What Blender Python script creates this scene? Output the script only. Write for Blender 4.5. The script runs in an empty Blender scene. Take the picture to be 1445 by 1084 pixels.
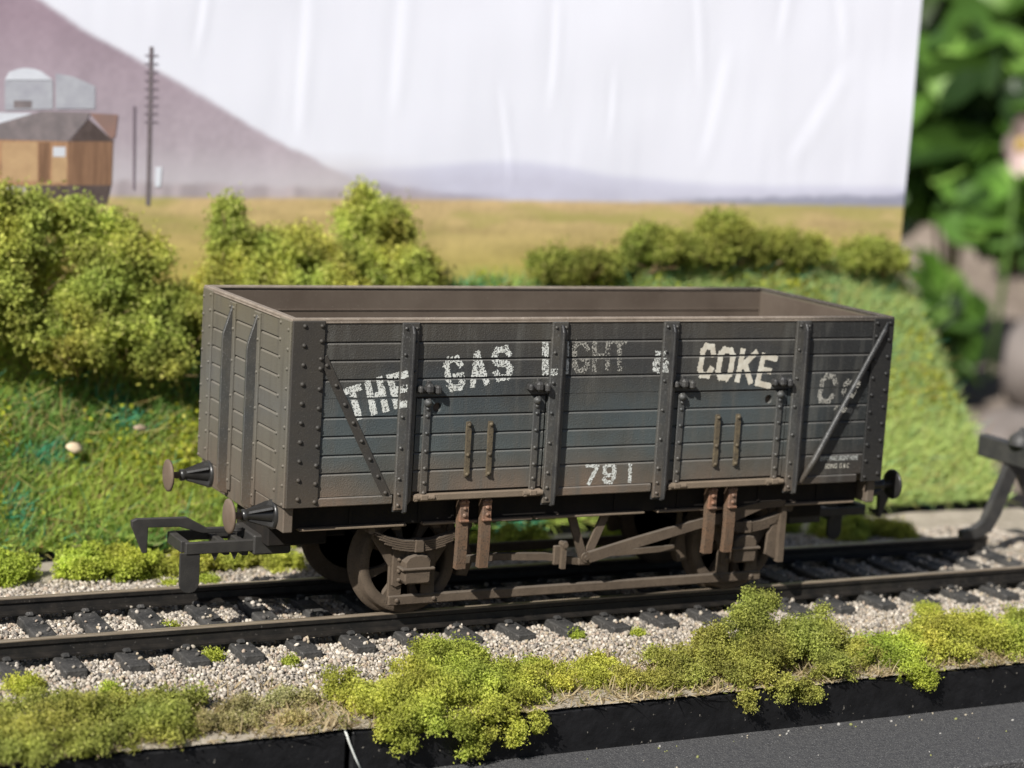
import bpy, bmesh, math, random
import numpy as np
from mathutils import Vector, Matrix

random.seed(7)
RNG = np.random.default_rng(7)
scene = bpy.context.scene
COL = scene.collection
PI = math.pi

# ------------------------------------------------------------------ helpers
def tag(o, label=None, cat=None, group=None, kind=None):
    if label: o['label'] = label
    if cat: o['category'] = cat
    if group: o['group'] = group
    if kind: o['kind'] = kind
    return o

def empty(name, loc=(0, 0, 0), rz=0.0):
    o = bpy.data.objects.new(name, None)
    o.empty_display_size = 0.3
    COL.objects.link(o)
    o.location = loc
    o.rotation_euler = (0, 0, rz)
    return o

def inset_poly(poly, d):
    n = len(poly)
    area = sum(poly[i][0] * poly[(i + 1) % n][1] - poly[(i + 1) % n][0] * poly[i][1] for i in range(n))
    sg = 1 if area > 0 else -1
    out = []
    for i in range(n):
        p0, p1, p2 = poly[i - 1], poly[i], poly[(i + 1) % n]
        a = Vector((p1[0] - p0[0], p1[1] - p0[1])); b = Vector((p2[0] - p1[0], p2[1] - p1[1]))
        if a.length < 1e-9 or b.length < 1e-9:
            out.append(p1); continue
        a.normalize(); b.normalize()
        na = Vector((-a.y, a.x)) * sg; nb = Vector((-b.y, b.x)) * sg
        m = na + nb
        if m.length < 1e-6: m = na
        m.normalize()
        c = max(0.45, m.dot(na))
        out.append((p1[0] + m.x * d / c, p1[1] + m.y * d / c))
    return out

class MB:
    """collects shapes and links them as one mesh object"""
    def __init__(s, mirror=False):
        s.v = []; s.f = []; s.sm = []; s.mirror = mirror
    def _add(s, vs, fs, smooth=False):
        b = len(s.v)
        s.v += [tuple(v) for v in vs]
        s.f += [tuple(i + b for i in f) for f in fs]
        s.sm += [smooth] * len(fs)
        return s
    def cbox(s, c, d, ch=0.01, M=None):
        hx, hy, hz = d[0] / 2, d[1] / 2, d[2] / 2
        ch = min(ch, hx * .8, hy * .8, hz * .8)
        vs = []; idx = {}
        for sx in (-1, 1):
            for sy in (-1, 1):
                for sz in (-1, 1):
                    for k in range(3):
                        p = [sx * (hx - (ch if k != 0 else 0)), sy * (hy - (ch if k != 1 else 0)), sz * (hz - (ch if k != 2 else 0))]
                        idx[(sx, sy, sz, k)] = len(vs); vs.append(Vector(p))
        fs = []
        S = (-1, 1)
        for k in range(3):
            for sg in S:
                o = [a for a in range(3) if a != k]
                ring = []
                for (u, w) in ((-1, -1), (1, -1), (1, 1), (-1, 1)):
                    q = [0, 0, 0]; q[k] = sg; q[o[0]] = u; q[o[1]] = w
                    ring.append(idx[(q[0], q[1], q[2], k)])
                fs.append(ring)
        for k in range(3):
            o = [a for a in range(3) if a != k]
            for u in S:
                for w in S:
                    q0 = [0, 0, 0]; q0[k] = -1; q0[o[0]] = u; q0[o[1]] = w
                    q1 = list(q0); q1[k] = 1
                    fs.append([idx[(*q0, o[0])], idx[(*q1, o[0])], idx[(*q1, o[1])], idx[(*q0, o[1])]])
        for sx in S:
            for sy in S:
                for sz in S:
                    fs.append([idx[(sx, sy, sz, 0)], idx[(sx, sy, sz, 1)], idx[(sx, sy, sz, 2)]])
        if M is not None: vs = [M @ v for v in vs]
        cv = Vector(c)
        return s._add([v + cv for v in vs], fs)
    def prism(s, poly, axis, d0, d1, ch=0.0, both=False):
        """poly in the two axes other than `axis` (in x,y,z order), from d0 to d1, chamfered at d1"""
        n = len(poly)
        sg = 1 if d1 > d0 else -1
        rings = []
        if both and ch: rings += [(inset_poly(poly, ch), d0), (poly, d0 + sg * ch)]
        else: rings += [(poly, d0)]
        if ch: rings += [(poly, d1 - sg * ch), (inset_poly(poly, ch), d1)]
        else: rings += [(poly, d1)]
        vs = []
        for pl, d in rings:
            for a, b in pl:
                vs.append((d, a, b) if axis == 'x' else ((a, d, b) if axis == 'y' else (a, b, d)))
        fs = []
        for r in range(len(rings) - 1):
            for i in range(n):
                j = (i + 1) % n
                fs.append([r * n + i, r * n + j, (r + 1) * n + j, (r + 1) * n + i])
        fs.append(list(range(n))[::-1]); fs.append([(len(rings) - 1) * n + i for i in range(n)])
        return s._add(vs, fs)
    def lathe(s, prof, origin, axis, n=20, smooth=True):
        ax = Vector(axis).normalized()
        t = Vector((0, 0, 1)) if abs(ax.z) < .9 else Vector((1, 0, 0))
        u = ax.cross(t).normalized(); w = ax.cross(u)
        O = Vector(origin); vs = []
        for (tt, r) in prof:
            for i in range(n):
                a = 2 * PI * i / n
                vs.append(O + ax * tt + (u * math.cos(a) + w * math.sin(a)) * r)
        fs = []
        for k in range(len(prof) - 1):
            for i in range(n):
                j = (i + 1) % n
                fs.append([k * n + i, k * n + j, (k + 1) * n + j, (k + 1) * n + i])
        s._add(vs, fs, smooth)
        if prof[0][1] > 1e-4: s._add(vs[:n], [list(range(n))])
        if prof[-1][1] > 1e-4: s._add(vs[-n:], [list(range(n))])
        return s
    def dome(s, c, nrm, r, h=None, n=8):
        h = h or r * .8
        return s.lathe([(0, r), (h * .55, r * .86), (h * .9, r * .45), (h, 0.0001)], c, nrm, n)
    def cyl(s, p0, p1, r0, r1=None, n=12):
        p0 = Vector(p0); p1 = Vector(p1)
        return s.lathe([(0, r0), ((p1 - p0).length, r0 if r1 is None else r1)], p0, p1 - p0, n)
    def tube(s, pts, r, n=8):
        pts = [Vector(p) for p in pts]; vs = []; fs = []
        up = Vector((.31, .22, .92))
        for i, p in enumerate(pts):
            d = (pts[min(i + 1, len(pts) - 1)] - pts[max(i - 1, 0)]).normalized()
            u = d.cross(up).normalized(); w = d.cross(u)
            rr = r[i] if isinstance(r, (list, tuple)) else r
            for k in range(n):
                a = 2 * PI * k / n
                vs.append(p + (u * math.cos(a) + w * math.sin(a)) * rr)
        for i in range(len(pts) - 1):
            for k in range(n):
                j = (k + 1) % n
                fs.append([i * n + k, i * n + j, (i + 1) * n + j, (i + 1) * n + k])
        fs.append(list(range(n))); fs.append([(len(pts) - 1) * n + k for k in range(n)])
        return s._add(vs, fs, True)
    def strip(s, pts, hw, y0, y1):
        """rectangular bar along a path in the xz plane; hw = half thickness (list or number)"""
        n = len(pts); up = []; lo = []
        for i in range(n):
            a = pts[max(i - 1, 0)]; b = pts[min(i + 1, n - 1)]
            dx, dz = b[0] - a[0], b[1] - a[1]; l = math.hypot(dx, dz)
            h = hw[i] if isinstance(hw, (list, tuple)) else hw
            up.append((pts[i][0] - dz / l * h, pts[i][1] + dx / l * h)); lo.append((pts[i][0] + dz / l * h, pts[i][1] - dx / l * h))
        vs = []
        for i in range(n):
            for (q, y) in ((up[i], y0), (up[i], y1), (lo[i], y1), (lo[i], y0)):
                vs.append((q[0], y, q[1]))
        fs = []
        for i in range(n - 1):
            for k in range(4):
                j = (k + 1) % 4
                fs.append([i * 4 + k, i * 4 + j, i * 4 + 4 + j, i * 4 + 4 + k])
        fs.append([0, 1, 2, 3]); fs.append([4 * n - 4 + k for k in range(4)])
        return s._add(vs, fs)
    def build(s, name, mat, parent=None):
        me = bpy.data.meshes.new(name)
        vs = [(v[0], -v[1], v[2]) for v in s.v] if s.mirror else s.v
        me.from_pydata(vs, [], s.f)
        me.polygons.foreach_set('use_smooth', s.sm)
        bm = bmesh.new(); bm.from_mesh(me)
        bmesh.ops.recalc_face_normals(bm, faces=bm.faces[:])
        bm.to_mesh(me); bm.free()
        me.materials.append(mat)
        o = bpy.data.objects.new(name, me); COL.objects.link(o)
        if parent is not None: o.parent = parent
        return o

def arr_mesh(name, verts, faces, mat, cols=None, parent=None, smooth=False):
    """verts (N,3), faces (M,k) numpy -> object"""
    me = bpy.data.meshes.new(name)
    k = faces.shape[1]; M = len(faces)
    me.vertices.add(len(verts)); me.vertices.foreach_set('co', np.ascontiguousarray(verts, dtype=np.float32).ravel())
    me.loops.add(M * k); me.loops.foreach_set('vertex_index', np.ascontiguousarray(faces, dtype=np.int32).ravel())
    me.polygons.add(M); me.polygons.foreach_set('loop_start', np.arange(0, M * k, k, dtype=np.int32))
    me.polygons.foreach_set('loop_total', np.full(M, k, dtype=np.int32))
    if smooth: me.polygons.foreach_set('use_smooth', np.ones(M, dtype=bool))
    me.update(calc_edges=True)
    if cols is not None:
        at = me.color_attributes.new('col', 'FLOAT_COLOR', 'POINT')
        c4 = np.ones((len(verts), 4), dtype=np.float32); c4[:, :3] = cols
        at.data.foreach_set('color', c4.ravel())
    me.materials.append(mat)
    o = bpy.data.objects.new(name, me); COL.objects.link(o)
    if parent is not None: o.parent = parent
    return o

def hash3(ix, iy, iz, seed):
    h = (ix.astype(np.int64) * 374761393 + iy.astype(np.int64) * 668265263 + iz.astype(np.int64) * 2147483647 + seed * 974634217) & 0xffffffff
    h = ((h ^ (h >> 13)) * 1274126177) & 0xffffffff
    h = ((h ^ (h >> 16)) * 2246822519) & 0xffffffff
    return ((h ^ (h >> 15)) & 0xffffff) / float(0xffffff)

def vnoise(P, freq=1.0, seed=0):
    """value noise in [-1,1] at points (N,3)"""
    Q = np.asarray(P, dtype=np.float64) * freq
    I = np.floor(Q); F = Q - I; F = F * F * (3 - 2 * F)
    I = I.astype(np.int64); r = 0
    for dx in (0, 1):
        for dy in (0, 1):
            for dz in (0, 1):
                w = (F[:, 0] if dx else 1 - F[:, 0]) * (F[:, 1] if dy else 1 - F[:, 1]) * (F[:, 2] if dz else 1 - F[:, 2])
                r = r + w * hash3(I[:, 0] + dx, I[:, 1] + dy, I[:, 2] + dz, seed)
    return r * 2 - 1

def fbm(P, freq=1.0, seed=0, oct=3):
    a = 1.0; s = 0; t = 0
    for o in range(oct):
        s = s + a * vnoise(P, freq * 2 ** o, seed + o * 17); t += a; a *= .5
    return s / t

# ------------------------------------------------------------------ materials
def new_mat(name):
    m = bpy.data.materials.new(name); m.use_nodes = True
    nt = m.node_tree; nt.nodes.clear()
    out = nt.nodes.new('ShaderNodeOutputMaterial')
    b = nt.nodes.new('ShaderNodeBsdfPrincipled')
    nt.links.new(b.outputs[0], out.inputs[0])
    return m, nt, b, out

def rgba(c): return (c[0], c[1], c[2], 1.0)

def mixnode(nt, fac, a, b, blend='MIX'):
    n = nt.nodes.new('ShaderNodeMix'); n.data_type = 'RGBA'; n.blend_type = blend
    for sock, val in ((n.inputs[0], fac), (n.inputs[6], a), (n.inputs[7], b)):
        if hasattr(val, 'is_linked'): nt.links.new(val, sock)
        elif isinstance(val, (int, float)): sock.default_value = val
        else: sock.default_value = rgba(val)
    return n.outputs[2]

def noise(nt, vec, scale, detail=4, rough=.55, lo=.35, hi=.65):
    n = nt.nodes.new('ShaderNodeTexNoise'); n.inputs['Scale'].default_value = scale
    n.inputs['Detail'].default_value = detail; n.inputs['Roughness'].default_value = rough
    nt.links.new(vec, n.inputs['Vector'])
    mr = nt.nodes.new('ShaderNodeMapRange'); mr.inputs[1].default_value = lo; mr.inputs[2].default_value = hi
    nt.links.new(n.outputs['Fac'], mr.inputs[0])
    return mr.outputs[0]

def coord(nt, stretch=None):
    t = nt.nodes.new('ShaderNodeTexCoord')
    if stretch is None: return t.outputs['Object']
    mp = nt.nodes.new('ShaderNodeMapping'); mp.inputs['Scale'].default_value = stretch
    nt.links.new(t.outputs['Object'], mp.inputs['Vector'])
    return mp.outputs[0]

def weathered(name, base, var=None, scale=3.0, speck=None, rough=.85, bump=.15, bscale=60, zramp=None, xdark_shade=None, stretch=None, spec=.25, metal=0.0, dust_or_highlight=None, streak=None):
    """painted / dirty surface. zramp: [(z, colour)...] dirt zones; speck: (colour, scale, lo, hi)"""
    m, nt, b, out = new_mat(name)
    v = coord(nt, stretch)
    if zramp:
        sx = nt.nodes.new('ShaderNodeSeparateXYZ'); nt.links.new(coord(nt), sx.inputs[0])
        nz = nt.nodes.new('ShaderNodeTexNoise'); nz.inputs['Scale'].default_value = 1.4; nz.inputs['Detail'].default_value = 5
        nt.links.new(coord(nt), nz.inputs['Vector'])
        ma = nt.nodes.new('ShaderNodeMath'); ma.operation = 'MULTIPLY_ADD'; ma.inputs[1].default_value = .80
        nt.links.new(nz.outputs['Fac'], ma.inputs[0]); nt.links.new(sx.outputs[2], ma.inputs[2])
        z0, z1 = zramp[0][0], zramp[-1][0]
        mr = nt.nodes.new('ShaderNodeMapRange'); mr.inputs[1].default_value = z0 + .40; mr.inputs[2].default_value = z1 + .40
        nt.links.new(ma.outputs[0], mr.inputs[0])
        cr = nt.nodes.new('ShaderNodeValToRGB')
        el = cr.color_ramp.elements
        while len(el) < len(zramp): el.new(.5)
        for e, (z, c) in zip(el, zramp): e.position = (z - z0) / (z1 - z0); e.color = rgba(c)
        nt.links.new(mr.outputs[0], cr.inputs[0])
        col = cr.outputs[0]
    else:
        col = None
    if var is not None:
        col = mixnode(nt, noise(nt, v, scale, 6, .6), col if col is not None else base, var) if col is None else mixnode(nt, noise(nt, v, scale, 6, .6, .42, .85), col, var)
    if col is None: col = mixnode(nt, 0.0, base, base)
    if xdark_shade:  # darker paint plus soft shade painted in towards the right end
        x0, x1, c = xdark_shade
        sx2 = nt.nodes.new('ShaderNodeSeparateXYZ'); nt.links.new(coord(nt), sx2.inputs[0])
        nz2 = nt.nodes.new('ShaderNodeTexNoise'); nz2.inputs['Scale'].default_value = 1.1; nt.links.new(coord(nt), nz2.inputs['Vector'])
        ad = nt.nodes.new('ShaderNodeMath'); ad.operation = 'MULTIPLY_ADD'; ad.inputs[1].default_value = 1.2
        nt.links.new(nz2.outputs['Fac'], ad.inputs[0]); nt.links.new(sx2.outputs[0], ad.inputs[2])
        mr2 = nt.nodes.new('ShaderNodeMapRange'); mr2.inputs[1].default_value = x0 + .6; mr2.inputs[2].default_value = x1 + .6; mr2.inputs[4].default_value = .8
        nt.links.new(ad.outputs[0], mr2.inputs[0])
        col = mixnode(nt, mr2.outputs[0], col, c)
    if streak:
        c, sc = streak
        col = mixnode(nt, noise(nt, coord(nt, (sc, sc, sc * .12)), 1.0, 5, .6, .5, .8), col, c)
    if speck:
        c, sc, lo, hi = speck
        col = mixnode(nt, noise(nt, coord(nt), sc, 2, .5, lo, hi), col, c)
    if dust_or_highlight:  # dusty tops, and a sun highlight painted on the wagon side's plank edges
        c, amt = dust_or_highlight
        g = nt.nodes.new('ShaderNodeNewGeometry'); sn = nt.nodes.new('ShaderNodeSeparateXYZ'); nt.links.new(g.outputs['Normal'], sn.inputs[0])
        mr3 = nt.nodes.new('ShaderNodeMapRange'); mr3.inputs[1].default_value = .3; mr3.inputs[2].default_value = .95; mr3.inputs[4].default_value = amt
        nt.links.new(sn.outputs[2], mr3.inputs[0])
        col = mixnode(nt, mr3.outputs[0], col, c)
    nt.links.new(col, b.inputs['Base Color'])
    b.inputs['Roughness'].default_value = rough
    b.inputs['Specular IOR Level'].default_value = spec
    b.inputs['Metallic'].default_value = metal
    if bump:
        nb = nt.nodes.new('ShaderNodeTexNoise'); nb.inputs['Scale'].default_value = bscale; nb.inputs['Detail'].default_value = 3
        nt.links.new(coord(nt), nb.inputs['Vector'])
        bp = nt.nodes.new('ShaderNodeBump'); bp.inputs['Strength'].default_value = bump; bp.inputs['Distance'].default_value = .02
        nt.links.new(nb.outputs['Fac'], bp.inputs['Height']); nt.links.new(bp.outputs[0], b.inputs['Normal'])
    return m

def attr_mat(name, rough=.9, transl=0.0, spec=.15):
    m, nt, b, out = new_mat(name)
    a = nt.nodes.new('ShaderNodeAttribute'); a.attribute_name = 'col'
    nt.links.new(a.outputs['Color'], b.inputs['Base Color'])
    b.inputs['Roughness'].default_value = rough; b.inputs['Specular IOR Level'].default_value = spec
    if transl:
        t = nt.nodes.new('ShaderNodeBsdfTranslucent'); nt.links.new(a.outputs['Color'], t.inputs['Color'])
        mx = nt.nodes.new('ShaderNodeMixShader'); mx.inputs[0].default_value = transl
        nt.links.new(b.outputs[0], mx.inputs[1]); nt.links.new(t.outputs[0], mx.inputs[2]); nt.links.new(mx.outputs[0], out.inputs[0])
    return m

# colours (linear)
BROWN = (.155, .118, .086)
BLUEGREY = (.070, .083, .085)
CHAR = (.036, .034, .032)
M_side = weathered('weathered_shaded_side_paint', CHAR, (.058, .052, .040), 1.5, speck=((.135, .140, .135), 75, .60, .80),
                   zramp=[(1.45, (.150, .108, .077)), (1.74, (.105, .090, .072)), (2.05, (.068, .082, .082)), (2.55, (.050, .063, .067)), (3.0, (.032, .034, .035)), (3.60, (.044, .039, .032))],
                   xdark_shade=(2.3, 3.4, (.011, .0125, .0135)), rough=.6, bump=.45, bscale=60, spec=.45, dust_or_highlight=((.19, .18, .165), .5), streak=((.088, .086, .076), 7))  # plank edge highlights and the shade at the right end are painted in
M_end = weathered('weathered_end_paint', (.150, .128, .092), (.118, .110, .088), 1.6, speck=((.065, .058, .046), 60, .60, .80),
                  zramp=[(1.2, (.112, .082, .060)), (2.0, (.106, .094, .073)), (2.6, (.100, .097, .087)), (3.6, (.112, .097, .064))], rough=.7, bump=.3, spec=.4, dust_or_highlight=((.18, .16, .13), .6), streak=((.070, .062, .050), 8))
M_corner = weathered('dark_corner_iron', (.050, .046, .040), (.050, .043, .033), 2.5, speck=((.085, .08, .07), 70, .60, .80), rough=.58, bump=.25, spec=.4, xdark_shade=(2.6, 3.2, (.009, .010, .011)),
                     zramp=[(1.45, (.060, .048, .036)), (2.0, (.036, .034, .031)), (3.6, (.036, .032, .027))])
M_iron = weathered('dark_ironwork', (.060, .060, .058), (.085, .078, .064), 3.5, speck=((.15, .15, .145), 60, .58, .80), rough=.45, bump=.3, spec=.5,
                   zramp=[(1.3, (.125, .090, .063)), (1.75, (.070, .062, .052)), (2.3, (.052, .055, .055)), (3.6, (.044, .042, .038))], xdark_shade=(2.6, 3.2, (.020, .021, .022)))
M_web = weathered('black_ironwork', (.024, .024, .025), (.050, .048, .044), 4, speck=((.11, .11, .11), 60, .62, .82), rough=.5, bump=.3, spec=.45)
M_bracket = weathered('ochre_dusted_iron', (.125, .100, .062), (.070, .058, .042), 9, speck=((.05, .04, .03), 40, .55, .7), rough=.7, bump=.3)
M_rim = weathered('dusty_rim', (.185, .150, .118), (.25, .21, .17), 5, speck=((.36, .31, .26), 45, .6, .78), rough=.8, bump=.12, xdark_shade=(2.6, 3.6, (.03, .028, .026)))
M_inside = weathered('dusty_interior', (.082, .062, .047), (.112, .088, .068), 1.3, speck=((.17, .145, .12), 45, .66, .82), rough=.9, bump=.1)
M_frame = weathered('rusty_underframe', (.080, .060, .043), (.112, .085, .061), 4, speck=((.052, .040, .030), 45, .58, .75), rough=.85, bump=.3, dust_or_highlight=((.125, .110, .092), .5))
M_black = weathered('grimy_black_frame', (.009, .008, .007), (.018, .014, .011), 3, rough=.85, bump=.2)
M_lip = weathered('dusty_frame_lip', (.150, .118, .085), (.19, .145, .105), 4, rough=.85, bump=.25)
M_stop = weathered('rusty_stop_bar', (.115, .082, .057), (.150, .088, .052), 5, speck=((.065, .048, .034), 45, .5, .7), rough=.8, bump=.4)
M_rust = weathered('orange_rust', (.21, .105, .062), (.13, .085, .06), 9, speck=((.34, .22, .15), 30, .6, .75), rough=.65, bump=.3, spec=.4)
M_bufhead = weathered('rusty_buffer_face', (.120, .086, .062), (.150, .112, .086), 5, rough=.7, bump=.12)
M_bufbody = weathered('black_plastic_buffer', (.016, .0155, .0155), (.030, .029, .027), 4, rough=.32, bump=.05, spec=.5)
M_coupl = weathered('black_plastic_coupling', (.022, .021, .020), (.036, .034, .031), 5, rough=.55, bump=.2, spec=.4, dust_or_highlight=((.060, .055, .050), .4))
M_white = weathered('worn_white_paint', (.62, .64, .61), (.50, .51, .47), 20, rough=.8, bump=.1)
M_washer = weathered('dull_washer', (.30, .30, .27), (.22, .22, .20), 20, rough=.8, bump=.1)
M_cream = weathered('cream_lettering_paint', (.60, .58, .50), (.46, .42, .34), 9, rough=.8, bump=.1)
M_faint = weathered('faded_lettering_paint', (.26, .25, .22), (.36, .35, .31), 20, rough=.85, bump=.1)
M_railside = weathered('black_rail', (.007, .0065, .006), (.020, .017, .014), 6, speck=((.10, .09, .08), 30, .68, .78), rough=.5, bump=.2, spec=.4)
M_railtop = weathered('dull_rail_top', (.155, .120, .085), (.30, .25, .19), 5, rough=.45, bump=.05, spec=.5, metal=.2, stretch=(.3, 6, 6))
M_sleeper = weathered('black_plastic_sleeper', (.024, .024, .0235), (.065, .062, .058), 3, speck=((.16, .15, .14), 28, .60, .76), rough=.8, bump=.8, bscale=22)
M_board = weathered('black_painted_board', (.0045, .0045, .005), (.010, .010, .011), 4, speck=((.22, .20, .17), 17, .72, .78), rough=.5, bump=.9, bscale=7, spec=.35)
M_felt = weathered('grey_felt', (.042, .042, .045), (.072, .071, .071), 14, speck=((.27, .27, .265), 60, .58, .76), rough=.9, bump=1.0, bscale=30)
M_soil = weathered('sandy_soil', (.36, .315, .25), (.25, .215, .165), 2.5, speck=((.50, .45, .37), 30, .58, .75), rough=.95, bump=.5, bscale=25)
M_embsoil = weathered('embankment_soil', (.16, .20, .06), (.21, .165, .08), 1.2, rough=.95, bump=.3, bscale=10)
M_garden = weathered('garden_soil', (.22, .18, .15), (.12, .095, .075), .16, speck=((.30, .25, .19), 2, .56, .75), rough=.95, bump=.6, bscale=1.2)
M_rock = weathered('garden_rock', (.19, .165, .15), (.085, .070, .060), .30, rough=.9, bump=.5, bscale=1.0)
M_veg = attr_mat('foam_foliage', .9, .45)
M_grass = attr_mat('static_grass_fibre', .75, .4)
M_stone = attr_mat('ballast_chips', .8)
M_leaf = attr_mat('garden_leaf', .45, .3, .4)

# ------------------------------------------------------------------ wagon
HL, HW = 4.095, 1.52          # half length, half width of the body
ZT, ZB = 3.63, 1.48
GROOVE = [1.862, 2.072, 2.289, 2.505, 2.72, 2.935, 3.155, 3.36]
POSTX = (-2.69, -.767, .757, 2.69)

wagon = empty('coal_wagon')
tag(wagon, 'weathered dark grey open plank-sided model wagon with worn white lettering, standing on the track', 'wagon')

def plank_profile(z0, z1, y0, y1, sg=-1, gr=GROOVE, d=.030, hw=.0155):
    p = [(y1, z0), (y0, z0)]
    for g in gr:
        if z0 + .03 < g < z1 - .03:
            p += [(y0, g - hw * 1.6), (y0 - sg * d * .55, g - hw * .5), (y0 - sg * d, g - hw * .4), (y0 - sg * d, g + hw * .5), (y0, g + hw * .7)]
    p += [(y0, z1), (y1, z1)]
    return p

def rivrow(mb, pts, nrm, r=.024):
    for p in pts: mb.dome(p, nrm, r * random.uniform(.9, 1.1), r * .95, 8)

def wagon_side(mir):
    S = lambda: MB(mir)
    nrm = (0, -1, 0)
    m = S()
    for x0, x1, z0, z1 in ((-HL, HL, 2.725, 3.60), (-HL, -2.56, 1.595, 2.72), (-.86, .86, 1.595, 2.72), (2.56, HL, 1.595, 2.72)):
        m.prism(plank_profile(z0, z1, -HW, -HW + .06), 'x', x0, x1)
    # kerb strip under the planks, butted between the posts
    for x0, x1 in ((-3.72, -2.79), (-.66, .65), (2.80, 3.72)):
        m.cbox(((x0 + x1) / 2, -1.50, 1.535), (x1 - x0, .07, .105), .012)
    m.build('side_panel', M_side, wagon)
    m = S(); m.cbox((0, -1.449, 2.55), (2 * HL - .1, .022, 2.05), .004)
    m.cbox((0, -1.434, 3.33), (2 * HL - .12, .016, .02), .004)
    m.build('inner_lining', M_inside, wagon)
    # posts: T irons
    for x in POSTX:
        m = S()
        m.prism([(x - .09, 1.41), (x - .09, 3.585), (x + .12, 3.585), (x + .12, 1.52), (x + .03, 1.41)], 'y', -HW - .002, -HW - .040, .010)
        rivrow(m, [(x - .045, -HW - .040, z) for z in (3.52, 3.22, 2.86, 2.50, 2.14, 1.78, 1.60, 1.47)], nrm, .022)
        rivrow(m, [(x + .085, -HW - .040, z) for z in (3.52, 3.36, 3.02)], nrm, .02)
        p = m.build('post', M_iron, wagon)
        w = S()
        prof = [(-HW - .02, 3.56), (-HW - .07, 3.55), (-HW - .108, 3.47), (-HW - .112, 1.55), (-HW - .10, 1.40), (-HW - .04, 1.37), (-HW + .05, 1.37), (-HW + .05, 1.47), (-HW - .02, 1.50)]
        w.prism(prof, 'x', x + .014, x + .046, .008, True)
        # foot plate running below the body
        w.prism([(x - .088, 1.385), (x - .088, 1.50), (x + .06, 1.50), (x + .085, 1.44), (x + .06, 1.385)], 'y', -HW + .03, -HW - .004, .004)
        w.build('web', M_web, p)
    # corner plates
    for sx in (-1, 1):
        wd = .385 if sx < 0 else .31
        m = S(); m.cbox((sx * (4.0975 - wd / 2), -HW - .008, 2.545), (wd, .036, 2.12), .008)
        x_in, x_out = (-3.755, -3.96) if sx < 0 else (3.83, 4.03)
        rivrow(m, [(x_out, -HW - .026, 3.55 - i * .218) for i in range(10)], nrm, .027)
        rivrow(m, [(x_in, -HW - .026, z) for z in (3.55, 3.38, 3.18, 3.07, 2.84, 2.62, 2.40, 2.19, 1.97, 1.76, 1.55)], nrm, .027)
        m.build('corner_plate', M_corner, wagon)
    # doors
    for sx in (-1, 1):
        x0, x1 = sorted((sx * .885, sx * 2.545))
        m = S()
        m.prism(plank_profile(1.615, 2.70, -HW, -HW + .06), 'x', x0, x1)
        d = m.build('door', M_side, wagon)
        m = S()
        for xs in ((-2.415, -1.0) if sx < 0 else (.99, 2.427)):
            m = S()
            m.cbox((xs, -HW - .012, 2.10), (.085, .032, 1.13), .007)
            rivrow(m, [(xs, -HW - .028, z) for z in (2.585, 2.50, 2.30, 2.09, 1.89, 1.72, 1.60)], nrm, .023)
            m.dome((xs, -HW - .02, 2.655), nrm, .052, .06, 10)
            m.cbox((xs, -HW - .03, 2.66), (.075, .05, .09), .015)
            m.build('hinge_strap', M_iron, d)
            k = S()
            k.cyl((xs - .125, -HW - .05, 2.815), (xs + .125, -HW - .05, 2.815), .028)
            k.cbox((xs - .115, -HW - .045, 2.815), (.06, .11, .085), .02)
            k.cbox((xs + .10, -HW - .055, 2.81), (.075, .12, .11), .025)
            k.cbox((xs, -HW - .05, 2.825), (.10, .12, .12), .03)
            k.cbox((xs, -HW - .02, 2.885), (.05, .04, .06), .01)
            k.build('latch', M_web, wagon)
            hb = S()
            hb.cyl((xs - .13, -HW - .035, 1.545), (xs + .13, -HW - .035, 1.545), .034)
            hb.cbox((xs, -HW - .035, 1.55), (.10, .075, .07), .012)
            hb.cbox((xs - .10, -HW - .03, 1.54), (.05, .07, .075), .012)
            hb.build('hinge', M_lip, d)
        for xb in ((-1.875, -1.592) if sx < 0 else (1.535, 1.833)):
            m = S()
            m.strip([(xb + .004, 1.77), (xb + .002, 2.05), (xb, 2.30), (xb - .004, 2.42)], [.027, .027, .030, .024], -HW + .005, -HW - .036)
            rivrow(m, [(xb, -HW - .034, z) for z in (2.385, 2.03, 1.80)], nrm, .027)
            m.build('bracket', M_bracket, d)
        m = S(); m.cbox((sx * 1.707, -HW - .012, 1.545), (1.66, .06, .085), .012); m.build('bottom_rail', M_lip, d)
        hx = -2.284 if sx < 0 else 2.274
        cut = S(); cut.lathe([(0, .055), (.4, .055)], (hx, -HW - .2, 2.595), (0, 1, 0), 24, False); cut = cut.build('cutter', M_black)
        md = d.modifiers.new('hole', 'BOOLEAN'); md.operation = 'DIFFERENCE'; md.solver = 'EXACT'; md.object = cut
        bpy.context.view_layer.update()
        nm = bpy.data.meshes.new_from_object(d.evaluated_get(bpy.context.evaluated_depsgraph_get()))
        d.modifiers.clear(); d.data = nm; bpy.data.objects.remove(cut)
        w = S(); w.lathe([(0, .062), (.006, .062)], (hx, -HW + .068, 2.595), nrm, 20, False); w.build('washer', M_white, d)
    # flat diagonal strap (left) and round brace (right)
    m = S()
    a = Vector((-3.725, 0, 3.20)); b = Vector((-2.86, 0, 1.57)); dd = (b - a).normalized(); n2 = Vector((-dd.z, 0, dd.x)) * .052
    m.prism([((a + n2).x, (a + n2).z), ((b + n2).x, (b + n2).z), ((b - n2).x, (b - n2).z), ((a - n2).x, (a - n2).z)], 'y', -HW + .01, -HW - .014, .004)
    rivrow(m, [tuple(a.lerp(b, t) + Vector((0, -HW - .014, 0))) for t in (.06, .20, .335, .465, .595, .725, .85, .97)], nrm, .027)
    m.build('diagonal_strap', M_corner, wagon)
    m = S()
    m.tube([(3.985, -HW - .03, 3.56), (3.93, -HW - .06, 3.46), (3.0, -HW - .075, 1.83), (2.82, -HW - .05, 1.52)], [.018, .032, .043, .032], 8)
    m.build('diagonal_brace', M_iron, wagon)
    # solebar with its bottom lip
    m = S()
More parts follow.
